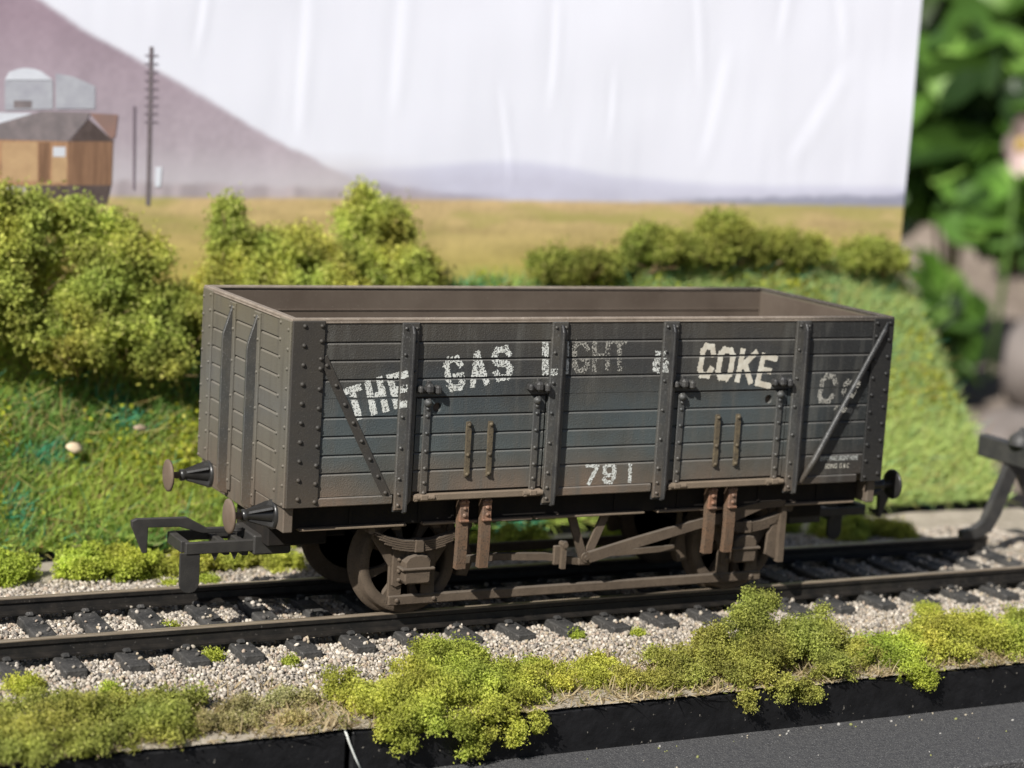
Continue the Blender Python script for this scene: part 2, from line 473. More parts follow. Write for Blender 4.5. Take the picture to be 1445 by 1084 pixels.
    m.cbox((0, -1.235, 1.325), (7.84, .07, .30), .01)
    m.cbox((0, -1.06, 1.455), (7.84, .30, .035), .006)
    for xs in (-3.2, -2.33, -1.9, .3, 1.2, 2.4, 3.3): m.cbox((xs, -1.275, 1.33), (.035, .03, .25), .005)
    s_ = m.build('solebar', M_black, wagon)
    for x0, x1 in ((-3.84, -2.51), (-2.30, -.86), (-.82, .70), (.88, 2.05), (2.78, 3.85)):
        m = S(); m.cbox(((x0 + x1) / 2, -1.285, 1.178), (x1 - x0, .115, .032), .008); m.build('lip', M_lip, s_)
    # running gear of this side
    for ax in (-2.29, 2.29):
        m = S()
        for q in (-1, 1):
            # guide plate and splayed leg of the axle guard
            m.prism([(ax + q * .30, .15), (ax + q * .30, .62), (ax + q * .53, .97), (ax + q * .53, 1.17), (ax + q * .44, 1.17), (ax + q * .43, 1.02), (ax + q * .17, .74), (ax + q * .13, .60), (ax + q * .13, .15)], 'y', -1.045, -1.085, .008)
            m.prism([(ax + q * .10, .42), (ax + q * .10, .86), (ax + q * .16, .92), (ax + q * .27, .90), (ax + q * .27, .40), (ax + q * .22, .37)], 'y', -1.08, -1.115, .008)
            rivrow(m, [(ax + q * .185, -1.115, z) for z in (.46, .57, .71, .82)], nrm, .03)
        m.build('axle_guard', M_frame, wagon)
        m = S()
        m.prism([(ax - .145, .43), (ax + .145, .43), (ax + .17, .47), (ax + .17, .70), (ax + .12, .765), (ax + .05, .79), (ax - .05, .79), (ax - .12, .765), (ax - .17, .70), (ax - .17, .47)], 'y', -1.06, -1.25, .02)
        m.cbox((ax, -1.24, .615), (.43, .07, .036), .012)
        m.cbox((ax - .19, -1.15, .615), (.05, .15, .034), .01)
        m.prism([(ax - .115, .76), (ax + .115, .76), (ax + .085, .93), (ax - .085, .93)], 'y', -1.08, -1.17, .012)
        m.prism([(ax - .04, .80), (ax + .04, .80), (ax + .04, .90), (ax - .04, .90)], 'y', -1.15, -1.178, .006)
        m.build('axlebox', M_frame, wagon)
        m = S()
        for k in range(5):
            hl = (.62, .57, .51, .44, .34)[k]
            pts = [(ax + hl * t, .945 - k * .027 + .165 * (hl * t / .62) ** 2) for t in (-1, -.66, -.33, 0, .33, .66, 1)]
            m.strip(pts, .0105, -1.14, -1.262 + .004 * k)
        for q in (-1, 1): m.cyl((ax + q * .625, -1.14, 1.115), (ax + q * .625, -1.265, 1.115), .045, n=14)
        m.cbox((ax, -1.20, .895), (.12, .14, .16), .012)
        m.build('leaf_spring', M_frame, wagon)
        for q in (-1, 1):
            m = S(); m.cbox((ax + q * .26, -1.12, 1.12), (.12, .06, .09), .01); m.build('spring_stop', M_frame, wagon)
    # tie bar low between the axle guards
    m = S(); m.cbox((.03, -1.075, .205), (5.24, .06, .125), .016)
    for q in (-2.48, -2.0, 2.05, 2.5): m.dome((q, -1.105, .205), nrm, .03)
    m.build('tie_bar', M_frame, wagon)
    # door stops
    for x in (-1.842, -1.545, 1.585, 1.878):
        m = S()
        path = [(-1.405, 1.48), (-1.418, 1.28), (-1.42, 1.02), (-1.405, .80), (-1.385, .63)]
        w = .06
        vs = []; fs = []
        for (y, z) in path:
            for dx, dy in ((-w, .045), (w, .045), (w, -.045), (-w, -.045)): vs.append((x + dx + (1.48 - z) * .02, y + dy, z))
        for i in range(len(path) - 1):
            for k in range(4): fs.append([i * 4 + k, i * 4 + (k + 1) % 4, i * 4 + 4 + (k + 1) % 4, i * 4 + 4 + k])
        fs += [[0, 1, 2, 3], [len(vs) - 4 + k for k in range(4)]]
        m._add(vs, fs)
        st = m.build('door_stop', M_stop, wagon)
        m = S()
        m.prism([(x - .056, 1.23), (x + .06, 1.23), (x + .06, 1.44), (x + .035, 1.49), (x - .025, 1.49), (x - .056, 1.45)], 'y', -1.44, -1.485, .008)
        m.cbox((x + .002, -1.475, 1.225), (.12, .06, .03), .008)
        rivrow(m, [(x - .02, -1.485, 1.455), (x + .035, -1.485, 1.455), (x + .004, -1.485, 1.375), (x + .004, -1.485, 1.29)], nrm, .027)
        m.build('stop_bracket', M_rust, st)
    # brake gear
    m = S()
    for (xa, xb) in ((-.27, -.06), (.22, -.03)):
        m.strip([(xa, 1.18), (xb, .60)], .052, -1.20, -1.24)
    m.cyl((-.045, -1.18, .63), (-.045, -1.27, .63), .062, n=14)
    m.cyl((-.045, -1.26, .63), (-.045, -1.29, .63), .03, n=10)
    m.cbox((-.045, -1.22, .575), (.18, .045, .10), .02)
    m.build('v_hanger', M_frame, wagon)
    m = S()
    m.strip([(-.02, .64), (.6, .785), (1.25, .925), (1.70, 1.02)], [.065, .062, .058, .055], -1.245, -1.315)
    m.strip([(1.70, 1.02), (2.0, 1.06), (2.12, 1.10), (2.45, 1.185), (2.80, 1.195)], [.055, .085, .075, .045, .04], -1.25, -1.315)
    m.build('brake_lever', M_frame, wagon)
    m = S()
    m.strip([(2.80, 1.17), (2.80, .42)], .042, -1.20, -1.30)
    m.prism([(2.77, .44), (2.77, 1.05), (2.62, .78), (2.60, .52)], 'y', -1.20, -1.235, .006)
    m.build('lever_guard', M_frame, wagon)
    m = S()
    m.strip([(-1.66, .67), (-1.2, .68), (-.55, .645), (-.10, .56)], .042, -1.10, -1.17)
    m.strip([(.0, .60), (.55, .60), (1.35, .62)], .034, -.98, -1.04)
    m.build('push_rod', M_frame, wagon)
    m = S(); m.strip([(-.34, .84), (-.345, .50)], .030, -1.19, -1.25); m.cbox((-.40, -1.17, .66), (.11, .05, .24), .01); m.cyl((-.342, -1.15, .80), (-.342, -1.27, .80), .038); m.build('hanger_bracket', M_frame, wagon)
    for ax, q in ((-2.29, 1), (2.29, -1)):
        m = S()
        m.prism([(ax + q * .66, .42), (ax + q * .72, .72), (ax + q * .66, .92), (ax + q * .76, .92), (ax + q * .88, .60), (ax + q * .80, .40)], 'y', -.80, -.93, .015)
        m.strip([(ax + q * .78, 1.2), (ax + q * .80, .62)], .03, -.84, -.89)
        m.build('brake_shoe', M_frame, wagon)

wagon_side(False)
wagon_side(True)

# ends
ENDG = [z for z in GROOVE]
def wagon_end(sx):
    nrm = (sx, 0, 0)
    m = MB()
    X = sx * HL
    m.prism([(y if False else -y, z) for y, z in []] or [(-1.50, 1.0), (-1.5, 1.01), (-1.49, 1.0)], 'x', X - sx * .05, X - sx * .051) if False else None
    # planked end, section extruded across the width
    prof = plank_profile(1.49, 3.60, X, X - sx * .06, sx)
    m2 = MB()
    n = len(prof)
    vs = [(a, -1.455, b) for a, b in prof] + [(a, 1.455, b) for a, b in prof]
    m2._add(vs, [[i, (i + 1) % n, n + (i + 1) % n, n + i] for i in range(n)] + [list(range(n)), [n + i for i in range(n)]])
    m2.build('end_panel', M_end, wagon)
    m = MB(); m.cbox((sx * 4.022, 0, 2.55), (.022, 2.86, 2.05), .004); m.build('inner_lining', M_inside, wagon)
    for q in (-1, 1):
        m = MB(); m.cbox((X + sx * .008, q * 1.345, 2.545), (.034, .355, 2.12), .008)
        for yy, zs in ((q * 1.47, [3.50 - i * .22 for i in range(10)]), (q * 1.22, (3.55, 3.36, 3.16, 2.94, 2.72, 2.50, 2.29, 2.08, 1.86, 1.64))):
            rivrow(m, [(X + sx * .025, yy, z) for z in zs], nrm, .021)
        m.build('corner_plate', M_end, wagon)
        # T iron end post: rivetted flange and tapered web
        yc = q * .43
        m = MB(); m.cbox((X + sx * .010, yc, 2.43), (.030, .20, 2.26), .006)
        rivrow(m, [(X + sx * .025, yc - .065, z) for z in (3.50, 3.25, 2.87, 2.45, 2.03, 1.62, 1.42)], nrm, .02)
        rivrow(m, [(X + sx * .025, yc + .065, z) for z in (3.50, 3.25)], nrm, .02)
        p = m.build('end_post', M_end, wagon)
        w = MB()
        w.prism([(X, 3.54), (X + sx * .03, 3.52), (X + sx * .13, 3.20), (X + sx * .14, 3.12), (X + sx * .14, 1.36), (X + sx * .10, 1.27), (X, 1.24)], 'y', yc - .025, yc + .025, .008, True)
        w.build('web', M_iron, p)
    # headstock
    m = MB(); m.cbox((sx * 4.025, 0, 1.328), (.12, 2.90, .292), .012); m.build('headstock', M_end, wagon)
    # buffers
    for q in (-1, 1):
        O = (sx * 4.085, q * 1.13, 1.335)
        m = MB()
        m.lathe([(0, .170), (.03, .170), (.04, .150)], O, nrm, 22)
        m.lathe([(.03, .108), (.05, .104), (.31, .062), (.33, .074), (.375, .074), (.385, .055)], O, nrm, 16)
        for k in range(4):
            a = PI / 4 + k * PI / 2 + .15
            u = Vector((0, math.cos(a), math.sin(a))); t = Vector((0, -u.z, u.y)) * .014
            o = Vector(O); ex = Vector(nrm)
            pr = [o + ex * .03 + u * .08, o + ex * .03 + u * .165, o + ex * .06 + u * .165, o + ex * .31 + u * .074, o + ex * .31 + u * .04]
            vs = [v + t for v in pr] + [v - t for v in pr]
            m._add(vs, [[0, 1, 2, 3, 4], [5, 6, 7, 8, 9]] + [[i, (i + 1) % 5, 5 + (i + 1) % 5, 5 + i] for i in range(5)])
        b = m.build('buffer', M_bufbody, wagon)
        m = MB()
        m.lathe([(.38, .042), (.50, .042)], O, nrm, 12)
        m.lathe([(.495, .05), (.505, .15), (.51, .192), (.522, .200), (.537, .198), (.548, .17), (.556, .09), (.558, .0001)], O, nrm, 28)
        m.build('buffer_head', M_bufhead if sx < 0 else M_bufbody, b)
    # tension lock coupling
    C = MB()
    T = lambda x, y, z: (sx * x, (-y if sx < 0 else y) * -1 if False else (y if sx < 0 else -y), z)
    def tb(mb, x0, x1, y0, y1, z0, z1, ch=.01):
        p = T((x0 + x1) / 2, (y0 + y1) / 2, (z0 + z1) / 2); mb.cbox(p, (abs(x1 - x0), abs(y1 - y0), abs(z1 - z0)), ch)
    tb(C, 3.70, 4.84, -.34, -.27, .705, .845)
    tb(C, 3.70, 4.84, .26, .31, .725, .845)
    tb(C, 4.78, 4.88, -.27, .26, .715, .855)
    tb(C, 3.55, 4.02, -.36, .34, .66, .90, .02)
    tb(C, 4.05, 4.13, -.27, .26, .64, .80); tb(C, 4.28, 4.36, -.27, .26, .66, .80)
    C.cyl(T(4.10, 0, .89), T(4.10, 0, .93), .07); C.cyl(T(3.80, .12, .89), T(3.80, .12, .925), .045)
    for xx in (4.18, 4.42): C.prism([(sx * xx, .71), (sx * (xx + .10), .71), (sx * (xx + .05), .61)], 'y', (-.30 if sx < 0 else .30), (-.27 if sx < 0 else .27))
    c = C.build('coupling', M_coupl, wagon)
    H = MB()
    pts = [(5.36, 1.03), (5.30, 1.055), (4.69, 1.045), (4.52, .95), (4.44, .905), (3.85, .895), (3.85, .84), (4.50, .845), (4.78, .935), (5.16, .945), (5.165, .645), (5.215, .64), (5.355, .965)]
    H.prism([(sx * a, b) for a, b in pts], 'y', (.10 if sx < 0 else -.10), (.17 if sx < 0 else -.17), .008, True)
    H.build('hook', M_coupl, c)
    D = MB()
    dp = [(4.66, .72), (4.90, .72), (4.90, .36), (4.885, .30), (4.845, .255), (4.78, .24), (4.715, .255), (4.675, .30), (4.66, .36)]
    D.prism([(sx * a, b) for a, b in dp], 'y', (-.325 if sx < 0 else .325), (-.285 if sx < 0 else .285), .006, True)
    D.build('drop_arm', M_coupl, c)
    m = MB(); m.cbox((sx * 3.55, 0, .98), (.75, 1.1, .36), .02); m.cbox((sx * 3.05, 0, 1.0), (.35, .8, .30), .02); m.build('coupling_mount', M_black, wagon)

wagon_end(-1); wagon_end(1)

# top rim, floor, wheels
m = MB()
for q in (-1, 1):
    m.cbox((0, q * 1.482, 3.614), (2 * HL + .03, .088, .036), .010)
    m.cbox((0, q * (HW + .004), 3.587), (2 * HL - .02, .02, .022), .005)
for sx in (-1, 1):
    m.cbox((sx * 4.066, 0, 3.6145), (.085, 2.870, .036), .010)
    m.cbox((sx * (HL + .004), 0, 3.587), (.02, 2.94, .022), .005)
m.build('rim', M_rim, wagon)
m = MB(); m.cbox((0, 0, 1.515), (2 * HL - .2, 2.86, .06), .005); m.build('floor', M_inside, wagon)
m = MB(); m.cbox((0, 0, 1.43), (7.7, .5, .10), .01); m.cbox((0, 0, 1.40), (.3, 2.1, .12), .01); m.build('centre_beam', M_black, wagon)

def wheel(ax, q):
    m = MB()
    c = (ax, q * .735, .63); n = (0, q, 0)
    m.lathe([(0, .50), (0, .66), (.015, .70), (.045, .705), (.065, .66), (.085, .633), (.20, .622), (.215, .61), (.215, .50), (.17, .49), (.05, .49), (0, .50)], c, n, 48)
    m.lathe([(.02, .0001), (.02, .15), (.19, .14), (.22, .10), (.24, .07), (.24, .0001)], c, n, 24)
    w = m.build('wheel', M_frame, wagon)
    for k in range(8):
        a = k * PI / 4 + .3
        u = Vector((math.cos(a), 0, math.sin(a))); t = Vector((-u.z, 0, u.x))
        o = Vector((ax, q * .735, .63)); e = Vector((0, q, 0))
        r0, r1 = .12, .505
        vs = []
        for d in (.07, .15):
            vs += [o + e * d + u * r0 + t * .07, o + e * d + u * r0 - t * .07, o + e * d + u * .3 - t * .034, o + e * d + u * r1 - t * .06, o + e * d + u * r1 + t * .06, o + e * d + u * .3 + t * .034]
        s_ = MB(); s_._add(vs, [[0, 1, 2, 3, 4, 5], [6, 7, 8, 9, 10, 11]] + [[i, (i + 1) % 6, 6 + (i + 1) % 6, 6 + i] for i in range(6)])
        s_.build('spoke', M_frame, w)
for ax in (-2.29, 2.29):
    for q in (-1, 1): wheel(ax, q)
    m = MB(); m.cyl((ax, -1.02, .63), (ax, 1.02, .63), .045); m.build('axle', M_black, wagon)

# ------------------------------------------------------------------ lettering: worn paint chips lying on planks and post flanges
STROKES = {
 'T': [[(0, 1), (1, 1)], [(.5, 1), (.5, 0)]], 'H': [[(0, 0), (0, 1)], [(1, 0), (1, 1)], [(0, .5), (1, .5)]],
 'E': [[(1, 1), (0, 1), (0, 0), (1, 0)], [(0, .52), (.75, .52)]],
 'G': [[(1, .80), (.78, 1), (.22, 1), (0, .82), (0, .18), (.22, 0), (.78, 0), (1, .16), (1, .40), (.6, .40)]],
 'A': [[(0, 0), (.5, 1), (1, 0)], [(.2, .33), (.8, .33)]],
 'S': [[(1, .80), (.8, 1), (.2, 1), (0, .82), (0, .68), (.2, .55), (.8, .45), (1, .32), (1, .18), (.8, 0), (.2, 0), (0, .20)]],
 'L': [[(0, 1), (0, 0), (1, 0)]], 'I': [[(.5, 1), (.5, 0)]],
 '&': [[(1, 0), (.25, .7), (.3, 1), (.65, 1), (.7, .75), (.1, .38), (.1, .1), (.4, 0), (.7, .1), (1, .45)]],
 'C': [[(1, .77), (.78, 1), (.22, 1), (0, .80), (0, .20), (.22, 0), (.78, 0), (1, .23)]],
 'O': [[(.25, 1), (.75, 1), (1, .82), (1, .18), (.75, 0), (.25, 0), (0, .18), (0, .82), (.25, 1)]],
 'K': [[(0, 0), (0, 1)], [(1, 1), (.05, .42)], [(.3, .62), (1, 0)]],
 'o': [[(.25, 1), (.75, 1), (1, .7), (1, .3), (.75, 0), (.25, 0), (0, .3), (0, .7), (.25, 1)]],
 '-': [[(0, .5), (.22, .5)], [(.45, .5), (.62, .5)], [(.8, .5), (1, .5)]],
 '7': [[(0, 1), (1, 1), (.25, 0)]], '9': [[(1, .6), (.75, .42), (.25, .42), (0, .6), (0, .84), (.25, 1), (.75, 1), (1, .84), (1, .3), (.75, 0), (.25, 0), (0, .14)]],
 '1': [[(.5, 0), (.5, 1)]],
}
WORDS = [
 ('THE', .080, .13, M_white, [('T', [(-3.492, 2.825), (-3.256, 2.893), (-3.365, 2.443)]), ('H', [(-3.218, 2.922), (-2.995, 2.972), (-3.104, 2.517)]), ('E', [(-2.948, 2.983), (-2.703, 3.038), (-2.821, 2.587)])]),
 ('GAS', .074, .20, M_white, [('G', [(-2.248, 3.177), (-2.006, 3.199), (-2.176, 2.775)]), ('A', [(-1.943, 3.221), (-1.695, 3.266), (-1.88, 2.809)]), ('S', [(-1.63, 3.277), (-1.384, 3.317), (-1.576, 2.874)])]),
 ('LI', .085, .22, M_white, [('L', [(-0.974, 3.358), (-0.762, 3.356), (-0.946, 2.948)]), ('I', [(-0.691, 3.36), (-0.622, 3.359), (-0.671, 2.959)])]),
 ('GHT', .064, .36, M_faint, [('G', [(-0.574, 3.362), (-0.342, 3.36), (-0.543, 2.972)]), ('H', [(-0.302, 3.361), (-0.059, 3.359), (-0.279, 2.977)]), ('T', [(-0.047, 3.365), (0.181, 3.367), (-0.018, 2.984)])]),
 ('&', .058, .24, M_white, [('&', [(0.53, 3.221), (0.75, 3.219), (0.546, 2.956)])]),
 ('COKE', .074, .0, M_cream, [('C', [(1.231, 3.321), (1.46, 3.287), (1.185, 2.895)]), ('O', [(1.493, 3.274), (1.743, 3.237), (1.449, 2.862)]), ('K', [(1.802, 3.244), (2.064, 3.21), (1.746, 2.822)]), ('E', [(2.117, 3.188), (2.363, 3.137), (2.042, 2.772)])]),
 ('CO', .064, .30, M_faint, [('C', [(3.055, 2.917), (3.314, 2.886), (2.992, 2.536)]), ('o', [(3.408, 2.835), (3.603, 2.807), (3.361, 2.61)]), ('-', [(3.294, 2.491), (3.578, 2.435), (3.28, 2.442)])]),
 ('791', .050, .20, M_white, [('7', [(-0.287, 1.868), (-0.088, 1.861), (-0.28, 1.604)]), ('9', [(-0.04, 1.863), (0.147, 1.856), (-0.045, 1.606)]), ('1', [(0.286, 1.873), (0.381, 1.87), (0.299, 1.603)])]),
]
CELL = .0085
for word, th, wear, mt, letters in WORDS:
    for ch, (tl, tr, bl) in letters:
        cells = []
        tl, tr, bl = (np.array(p) for p in (tl, tr, bl))
        w = np.linalg.norm(tr - tl); h = np.linalg.norm(tl - bl); ex = (tr - tl) / w; ey = (tl - bl) / h
        pad = .03
        mn = np.minimum.reduce([tl, tr, bl, bl + tr - tl]) - pad; mx = np.maximum.reduce([tl, tr, bl, bl + tr - tl]) + pad
        gx, gz = np.meshgrid(np.arange(mn[0], mx[0], CELL), np.arange(mn[1], mx[1], CELL))
        P = np.stack([gx.ravel(), gz.ravel()], 1)
        A = np.stack([ex, ey], 1); uv = np.linalg.solve(A, (P - bl).T).T     # local lengths
        dmin = np.full(len(P), 9.0)
        for pl in STROKES[ch]:
            q = [np.array((th / 2 + a * (w - th), th / 2 + b * (h - th))) for a, b in pl]
            for a, b in zip(q[:-1], q[1:]):
                ab = b - a; L = np.linalg.norm(ab); d = ab / L
                rel = uv - a; t = rel @ d; nrm_ = np.abs(rel @ np.array((-d[1], d[0])))
                ext = np.maximum(np.maximum(-t, t - L), 0)
                dd = np.maximum(nrm_, ext)
                dmin = np.minimum(dmin, dd)
        P3 = np.stack([P[:, 0], np.zeros(len(P)), P[:, 1]], 1)
        edge = dmin + .004 * vnoise(P3, 40, 5)
        worm = np.abs(vnoise(P3, 62, 11) + .3 * vnoise(P3, 110, 12))
        big = .5 + .5 * vnoise(P3, 5, 21)
        keep = (edge < th / 2) & (worm > wear * (.55 + .75 * big)) if wear > .1 else (dmin + .0025 * vnoise(P3, 45, 5) < th / 2)
        cells.append(P[keep])
        Q = np.concatenate(cells)
        y = np.full(len(Q), -HW - .0035); ok = np.ones(len(Q), bool)
        for g in GROOVE: ok &= np.abs(Q[:, 1] - g) > .013
        for px in POSTX:
            on = (Q[:, 0] > px - .085) & (Q[:, 0] < px + .012); y[on] = -HW - .0435
            ok &= ~((Q[:, 0] > px - .097) & (Q[:, 0] < px - .085)); ok &= ~((Q[:, 0] > px + .005) & (Q[:, 0] < px + .125))
        if word == 'CO':
            t = (Q[:, 1] - 1.52) / (3.46 - 1.52); bx = 2.82 + t * (3.93 - 2.82)
            on = np.abs(Q[:, 0] - bx) < .034; y[on] = -HW - .117
            ok &= ~((Q[:, 0] - bx >= .034) & (Q[:, 0] - bx < .05))
        Q = Q[ok]; y = y[ok]; n = len(Q); hc = CELL / 2
        V = np.zeros((n, 4, 3)); 
        for k, (a, b) in enumerate(((-1, -1), (1, -1), (1, 1), (-1, 1))):
            V[:, k, 0] = Q[:, 0] + a * hc; V[:, k, 1] = y; V[:, k, 2] = Q[:, 1] + b * hc
        o = arr_mesh('digit' if word == '791' else 'letter', V.reshape(-1, 3), np.arange(n * 4).reshape(-1, 4), mt, parent=wagon)
        tag(o, {'COKE': 'clean cream letter ' + ch, 'GHT': 'almost erased letter ' + ch, 'CO': 'faded letter ' + ch}.get(word, 'worn white ' + ('digit ' if word == '791' else 'letter ') + ch) if ch not in '-&' else 'worn painted mark')

def small_text(body, x0, x1, z0, z1, mt):
    cu = bpy.data.curves.new('lettering', 'FONT'); cu.body = body; cu.size = 1.0
    to = bpy.data.objects.new('lettering', cu); COL.objects.link(to)
    bpy.context.view_layer.update()
    dg = bpy.context.evaluated_depsgraph_get()
    me = bpy.data.meshes.new_from_object(to.evaluated_get(dg))
    bpy.data.objects.remove(to)
    n = len(me.vertices); co = np.zeros(n * 3); me.vertices.foreach_get('co', co); co = co.reshape(-1, 3)
    a, b = co[:, 0].min(), co[:, 0].max(); c, d = co[:, 1].min(), co[:, 1].max()
    out = np.zeros_like(co)
    out[:, 0] = x0 + (co[:, 0] - a) / (b - a) * (x1 - x0); out[:, 1] = -HW - .004; out[:, 2] = z0 + (co[:, 1] - c) / (d - c) * (z1 - z0)
    me.vertices.foreach_set('co', out.ravel()); me.update()
    me.materials.append(mt)
    o = bpy.data.objects.new('lettering', me); COL.objects.link(o); o.parent = wagon
    return tag(o, 'tiny white instruction lettering, too small to read')
small_text('EMPTY MAKE URGENT HOME', 3.135, 3.715, 1.775, 1.835, M_white)
small_text('SIDING  G & C', 3.215, 3.59, 1.675, 1.735, M_cream)

# ------------------------------------------------------------------ track
track = empty('railway_track')
RF = -.205
tag(track, 'straight model railway track with dark rails and black sleepers under the wagon', 'track')
for q in (-1, 1):
    yc = q * .866
    m = MB()
    prof = [(yc - .10, RF), (yc + .10, RF), (yc + .10, RF + .023), (yc + .025, RF + .045), (yc + .018, -.085), (yc + .040, -.065), (yc + .040, -.010), (yc - .040, -.010), (yc - .040, -.065), (yc - .018, -.085), (yc - .025, RF + .045), (yc - .10, RF + .023)]
    m.prism(prof, 'x', -11.0, 8.0)
    r = m.build('rail', M_railside, track)
    m = MB(); m.cbox((-1.5, yc, -.012), (18.99, .0815, .024), .006); m.build('rail_top', M_railtop, r)
m = MB(); m.cbox((0, 0, -.285), (.26, 2.96, .15), .014); sl0 = m.build('sleeper', M_sleeper, track)
m = MB()
for q in (-1, 1):
    m.cbox((0, q * .866 - .13, -.185), (.10, .085, .05), .02); m.cbox((0, q * .866 + .13, -.190), (.10, .085, .05), .02)
ch0 = m.build('rail_chair', M_sleeper, sl0)
SLX = [1.10 - .68 * k for k in range(-10, 18)]
for i, x in enumerate(SLX):
    if i == 0: s_, c_ = sl0, ch0
    else:
        s_ = sl0.copy(); COL.objects.link(s_); s_.parent = track
        c_ = ch0.copy(); COL.objects.link(c_); c_.parent = s_
    s_.location = (x, random.uniform(-.015, .015), 0)
    s_.rotation_euler = (random.uniform(-.006, .006), 0, random.uniform(-.02, .02))

# buffer stop
bs = empty('buffer_stop', (7.95, 0, 0))
tag(bs, 'black model buffer stop of bent rails and cross beam at the track end', 'buffer stop')
m = MB(); m.cbox((.32, 0, 1.25), (.16, 3.0, .33), .02); m.build('beam', M_web, bs)
for q in (-1, 1):
    m = MB()
    m.strip([(-.45, .04), (-.2, .05), (.0, .14), (.12, .36), (.42, 1.09)], [.06, .08, .11, .12, .11], q * .866 - .06, q * .866 + .06)
    m.build('leg', M_web, bs)
    m = MB(); m.strip([(.48, 1.12), (.9, .45), (1.15, .02)], .09, q * .866 - .05, q * .866 + .05); m.build('brace', M_web, bs)
m = MB(); m.lathe([(0, .19), (.10, .18), (.17, .11), (.21, .05), (.26, .03), (.27, .0001)], (.32, .62, 1.41), (0, 0, 1), 18); m.build('lamp', M_web, bs)

# ------------------------------------------------------------------ ground, baseboard, ballast
def grid_obj(name, xs, ys, zf, mat, **kw):
    X, Y = np.meshgrid(xs, ys, indexing='ij'); P = np.stack([X.ravel(), Y.ravel(), np.zeros(X.size)], 1)
    P[:, 2] = zf(P)
    nx, ny = len(xs), len(ys)
    i = np.arange(nx - 1)[:, None] * ny + np.arange(ny - 1)[None, :]; i = i.ravel()
    F = np.stack([i, i + ny, i + ny + 1, i + 1], 1)
    return arr_mesh(name, P, F, mat, smooth=True)

def ground_z(P):
    y = P[:, 1]
    z = np.interp(y, [-3.45, -3.3, -2.5, -1.65, 1.65, 2.4, 4.2], [-.475, -.455, -.42, -.325, -.310, -.42, -.46])
    return z + .025 * fbm(P, 2.2, 3)
g = grid_obj('ground', np.arange(-11, 11.51, .12), np.concatenate([np.arange(-3.45, 4.21, .08)]), ground_z, M_soil)
tag(g, kind='structure')
bb = empty('baseboard', (0, 0, 0)); tag(bb, 'black painted layout baseboard with a rough front edge under the track', 'baseboard')
m = MB(); m.cbox((3.79, .38, -.80), (15.52, 7.64, .60), .03); m.build('board', M_board, bb)
m = MB(); m.cbox((-7.56, .38, -.80), (7.08, 7.64, .60), .03); m.build('board', M_board, bb)
m = MB(); m.tube([(-4.06, -3.445, -.46), (-4.0, -3.45, -.62), (-3.93, -3.455, -.78), (-3.84, -3.46, -.96)], .014, 6); m.build('joint_wire', M_white, bb)
m = MB(); m.cbox((0, -4.26, -1.20), (30, 1.90, .40), .03)
felt = m.build('felt_sheet', M_felt); tag(felt, 'grey gritty felt strip in front of the black board edge', 'felt strip')
m = MB(); m.cbox((0, 2.0, -1.85), (34, 15.0, .6), .03); tb_ = m.build('table', M_black); tag(tb_, 'black table top that carries the layout boards', 'table')

rngd = np.random.default_rng(77)
# ballast chips: irregular little stones
ico_t = (1 + 5 ** .5) / 2
ICO = np.array([(-1, ico_t, 0), (1, ico_t, 0), (-1, -ico_t, 0), (1, -ico_t, 0), (0, -1, ico_t), (0, 1, ico_t), (0, -1, -ico_t), (0, 1, -ico_t), (ico_t, 0, -1), (ico_t, 0, 1), (-ico_t, 0, -1), (-ico_t, 0, 1)]) / 1.902
ICOF = np.array([(0, 11, 5), (0, 5, 1), (0, 1, 7), (0, 7, 10), (0, 10, 11), (1, 5, 9), (5, 11, 4), (11, 10, 2), (10, 7, 6), (7, 1, 8), (3, 9, 4), (3, 4, 2), (3, 2, 6), (3, 6, 8), (3, 8, 9), (4, 9, 5), (2, 4, 11), (6, 2, 10), (8, 6, 7), (9, 8, 1)])
def rand_rot(n, rng):
    q = rng.normal(size=(n, 4)); q /= np.linalg.norm(q, axis=1)[:, None]
    w, x, y, z = q.T
    return np.stack([np.stack([1 - 2 * (y * y + z * z), 2 * (x * y - z * w), 2 * (x * z + y * w)], 1), np.stack([2 * (x * y + z * w), 1 - 2 * (x * x + z * z), 2 * (y * z - x * w)], 1), np.stack([2 * (x * z - y * w), 2 * (y * z + x * w), 1 - 2 * (x * x + y * y)], 1)], 1)
def stones(name, P, size, cols, rng):
    n = len(P); R = rand_rot(n, rng)
    sc = size[:, None] * rng.uniform(.6, 1.25, (n, 3))
    V = ICO[None] * rng.uniform(.78, 1.18, (n, 12, 1)) * sc[:, None, :]
    V = np.einsum('nij,nkj->nki', R, V) + P[:, None, :]
    F = (np.arange(n)[:, None, None] * 12 + ICOF[None]).reshape(-1, 3)
    C = np.repeat(cols, 12, 0)
    return arr_mesh(name, V.reshape(-1, 3), F, M_stone, C)
rng = np.random.default_rng(3)
N = 125000
P = np.zeros((N, 3)); P[:, 0] = rng.uniform(-9.5, 9.8, N); P[:, 1] = rng.uniform(-2.75, 3.0, N)
keep = np.ones(N, bool)
dens = np.interp(P[:, 1], [-2.75, -2.2, -1.4, 1.5, 2.4, 3.0], [.12, .85, 1, 1, .8, .3])
keep &= rng.random(N) < dens
keep &= (np.abs(np.abs(P[:, 1]) - .866) > .085)
sx_ = np.abs(((P[:, 0] - 1.10 + .34) % .68) - .34)
onsl = (sx_ < .145) & (np.abs(P[:, 1]) < 1.46)
keep &= ~onsl | (rng.random(N) < .035)
P = P[keep]; onsl = onsl[keep]; n = len(P)
P[:, 2] = ground_z(P) + .012 + rng.uniform(-.012, .022, n)
P[onsl, 2] = -.195
size = rng.uniform(.015, .029, n) * rng.choice([.8, 1, 1, 1.25], n)
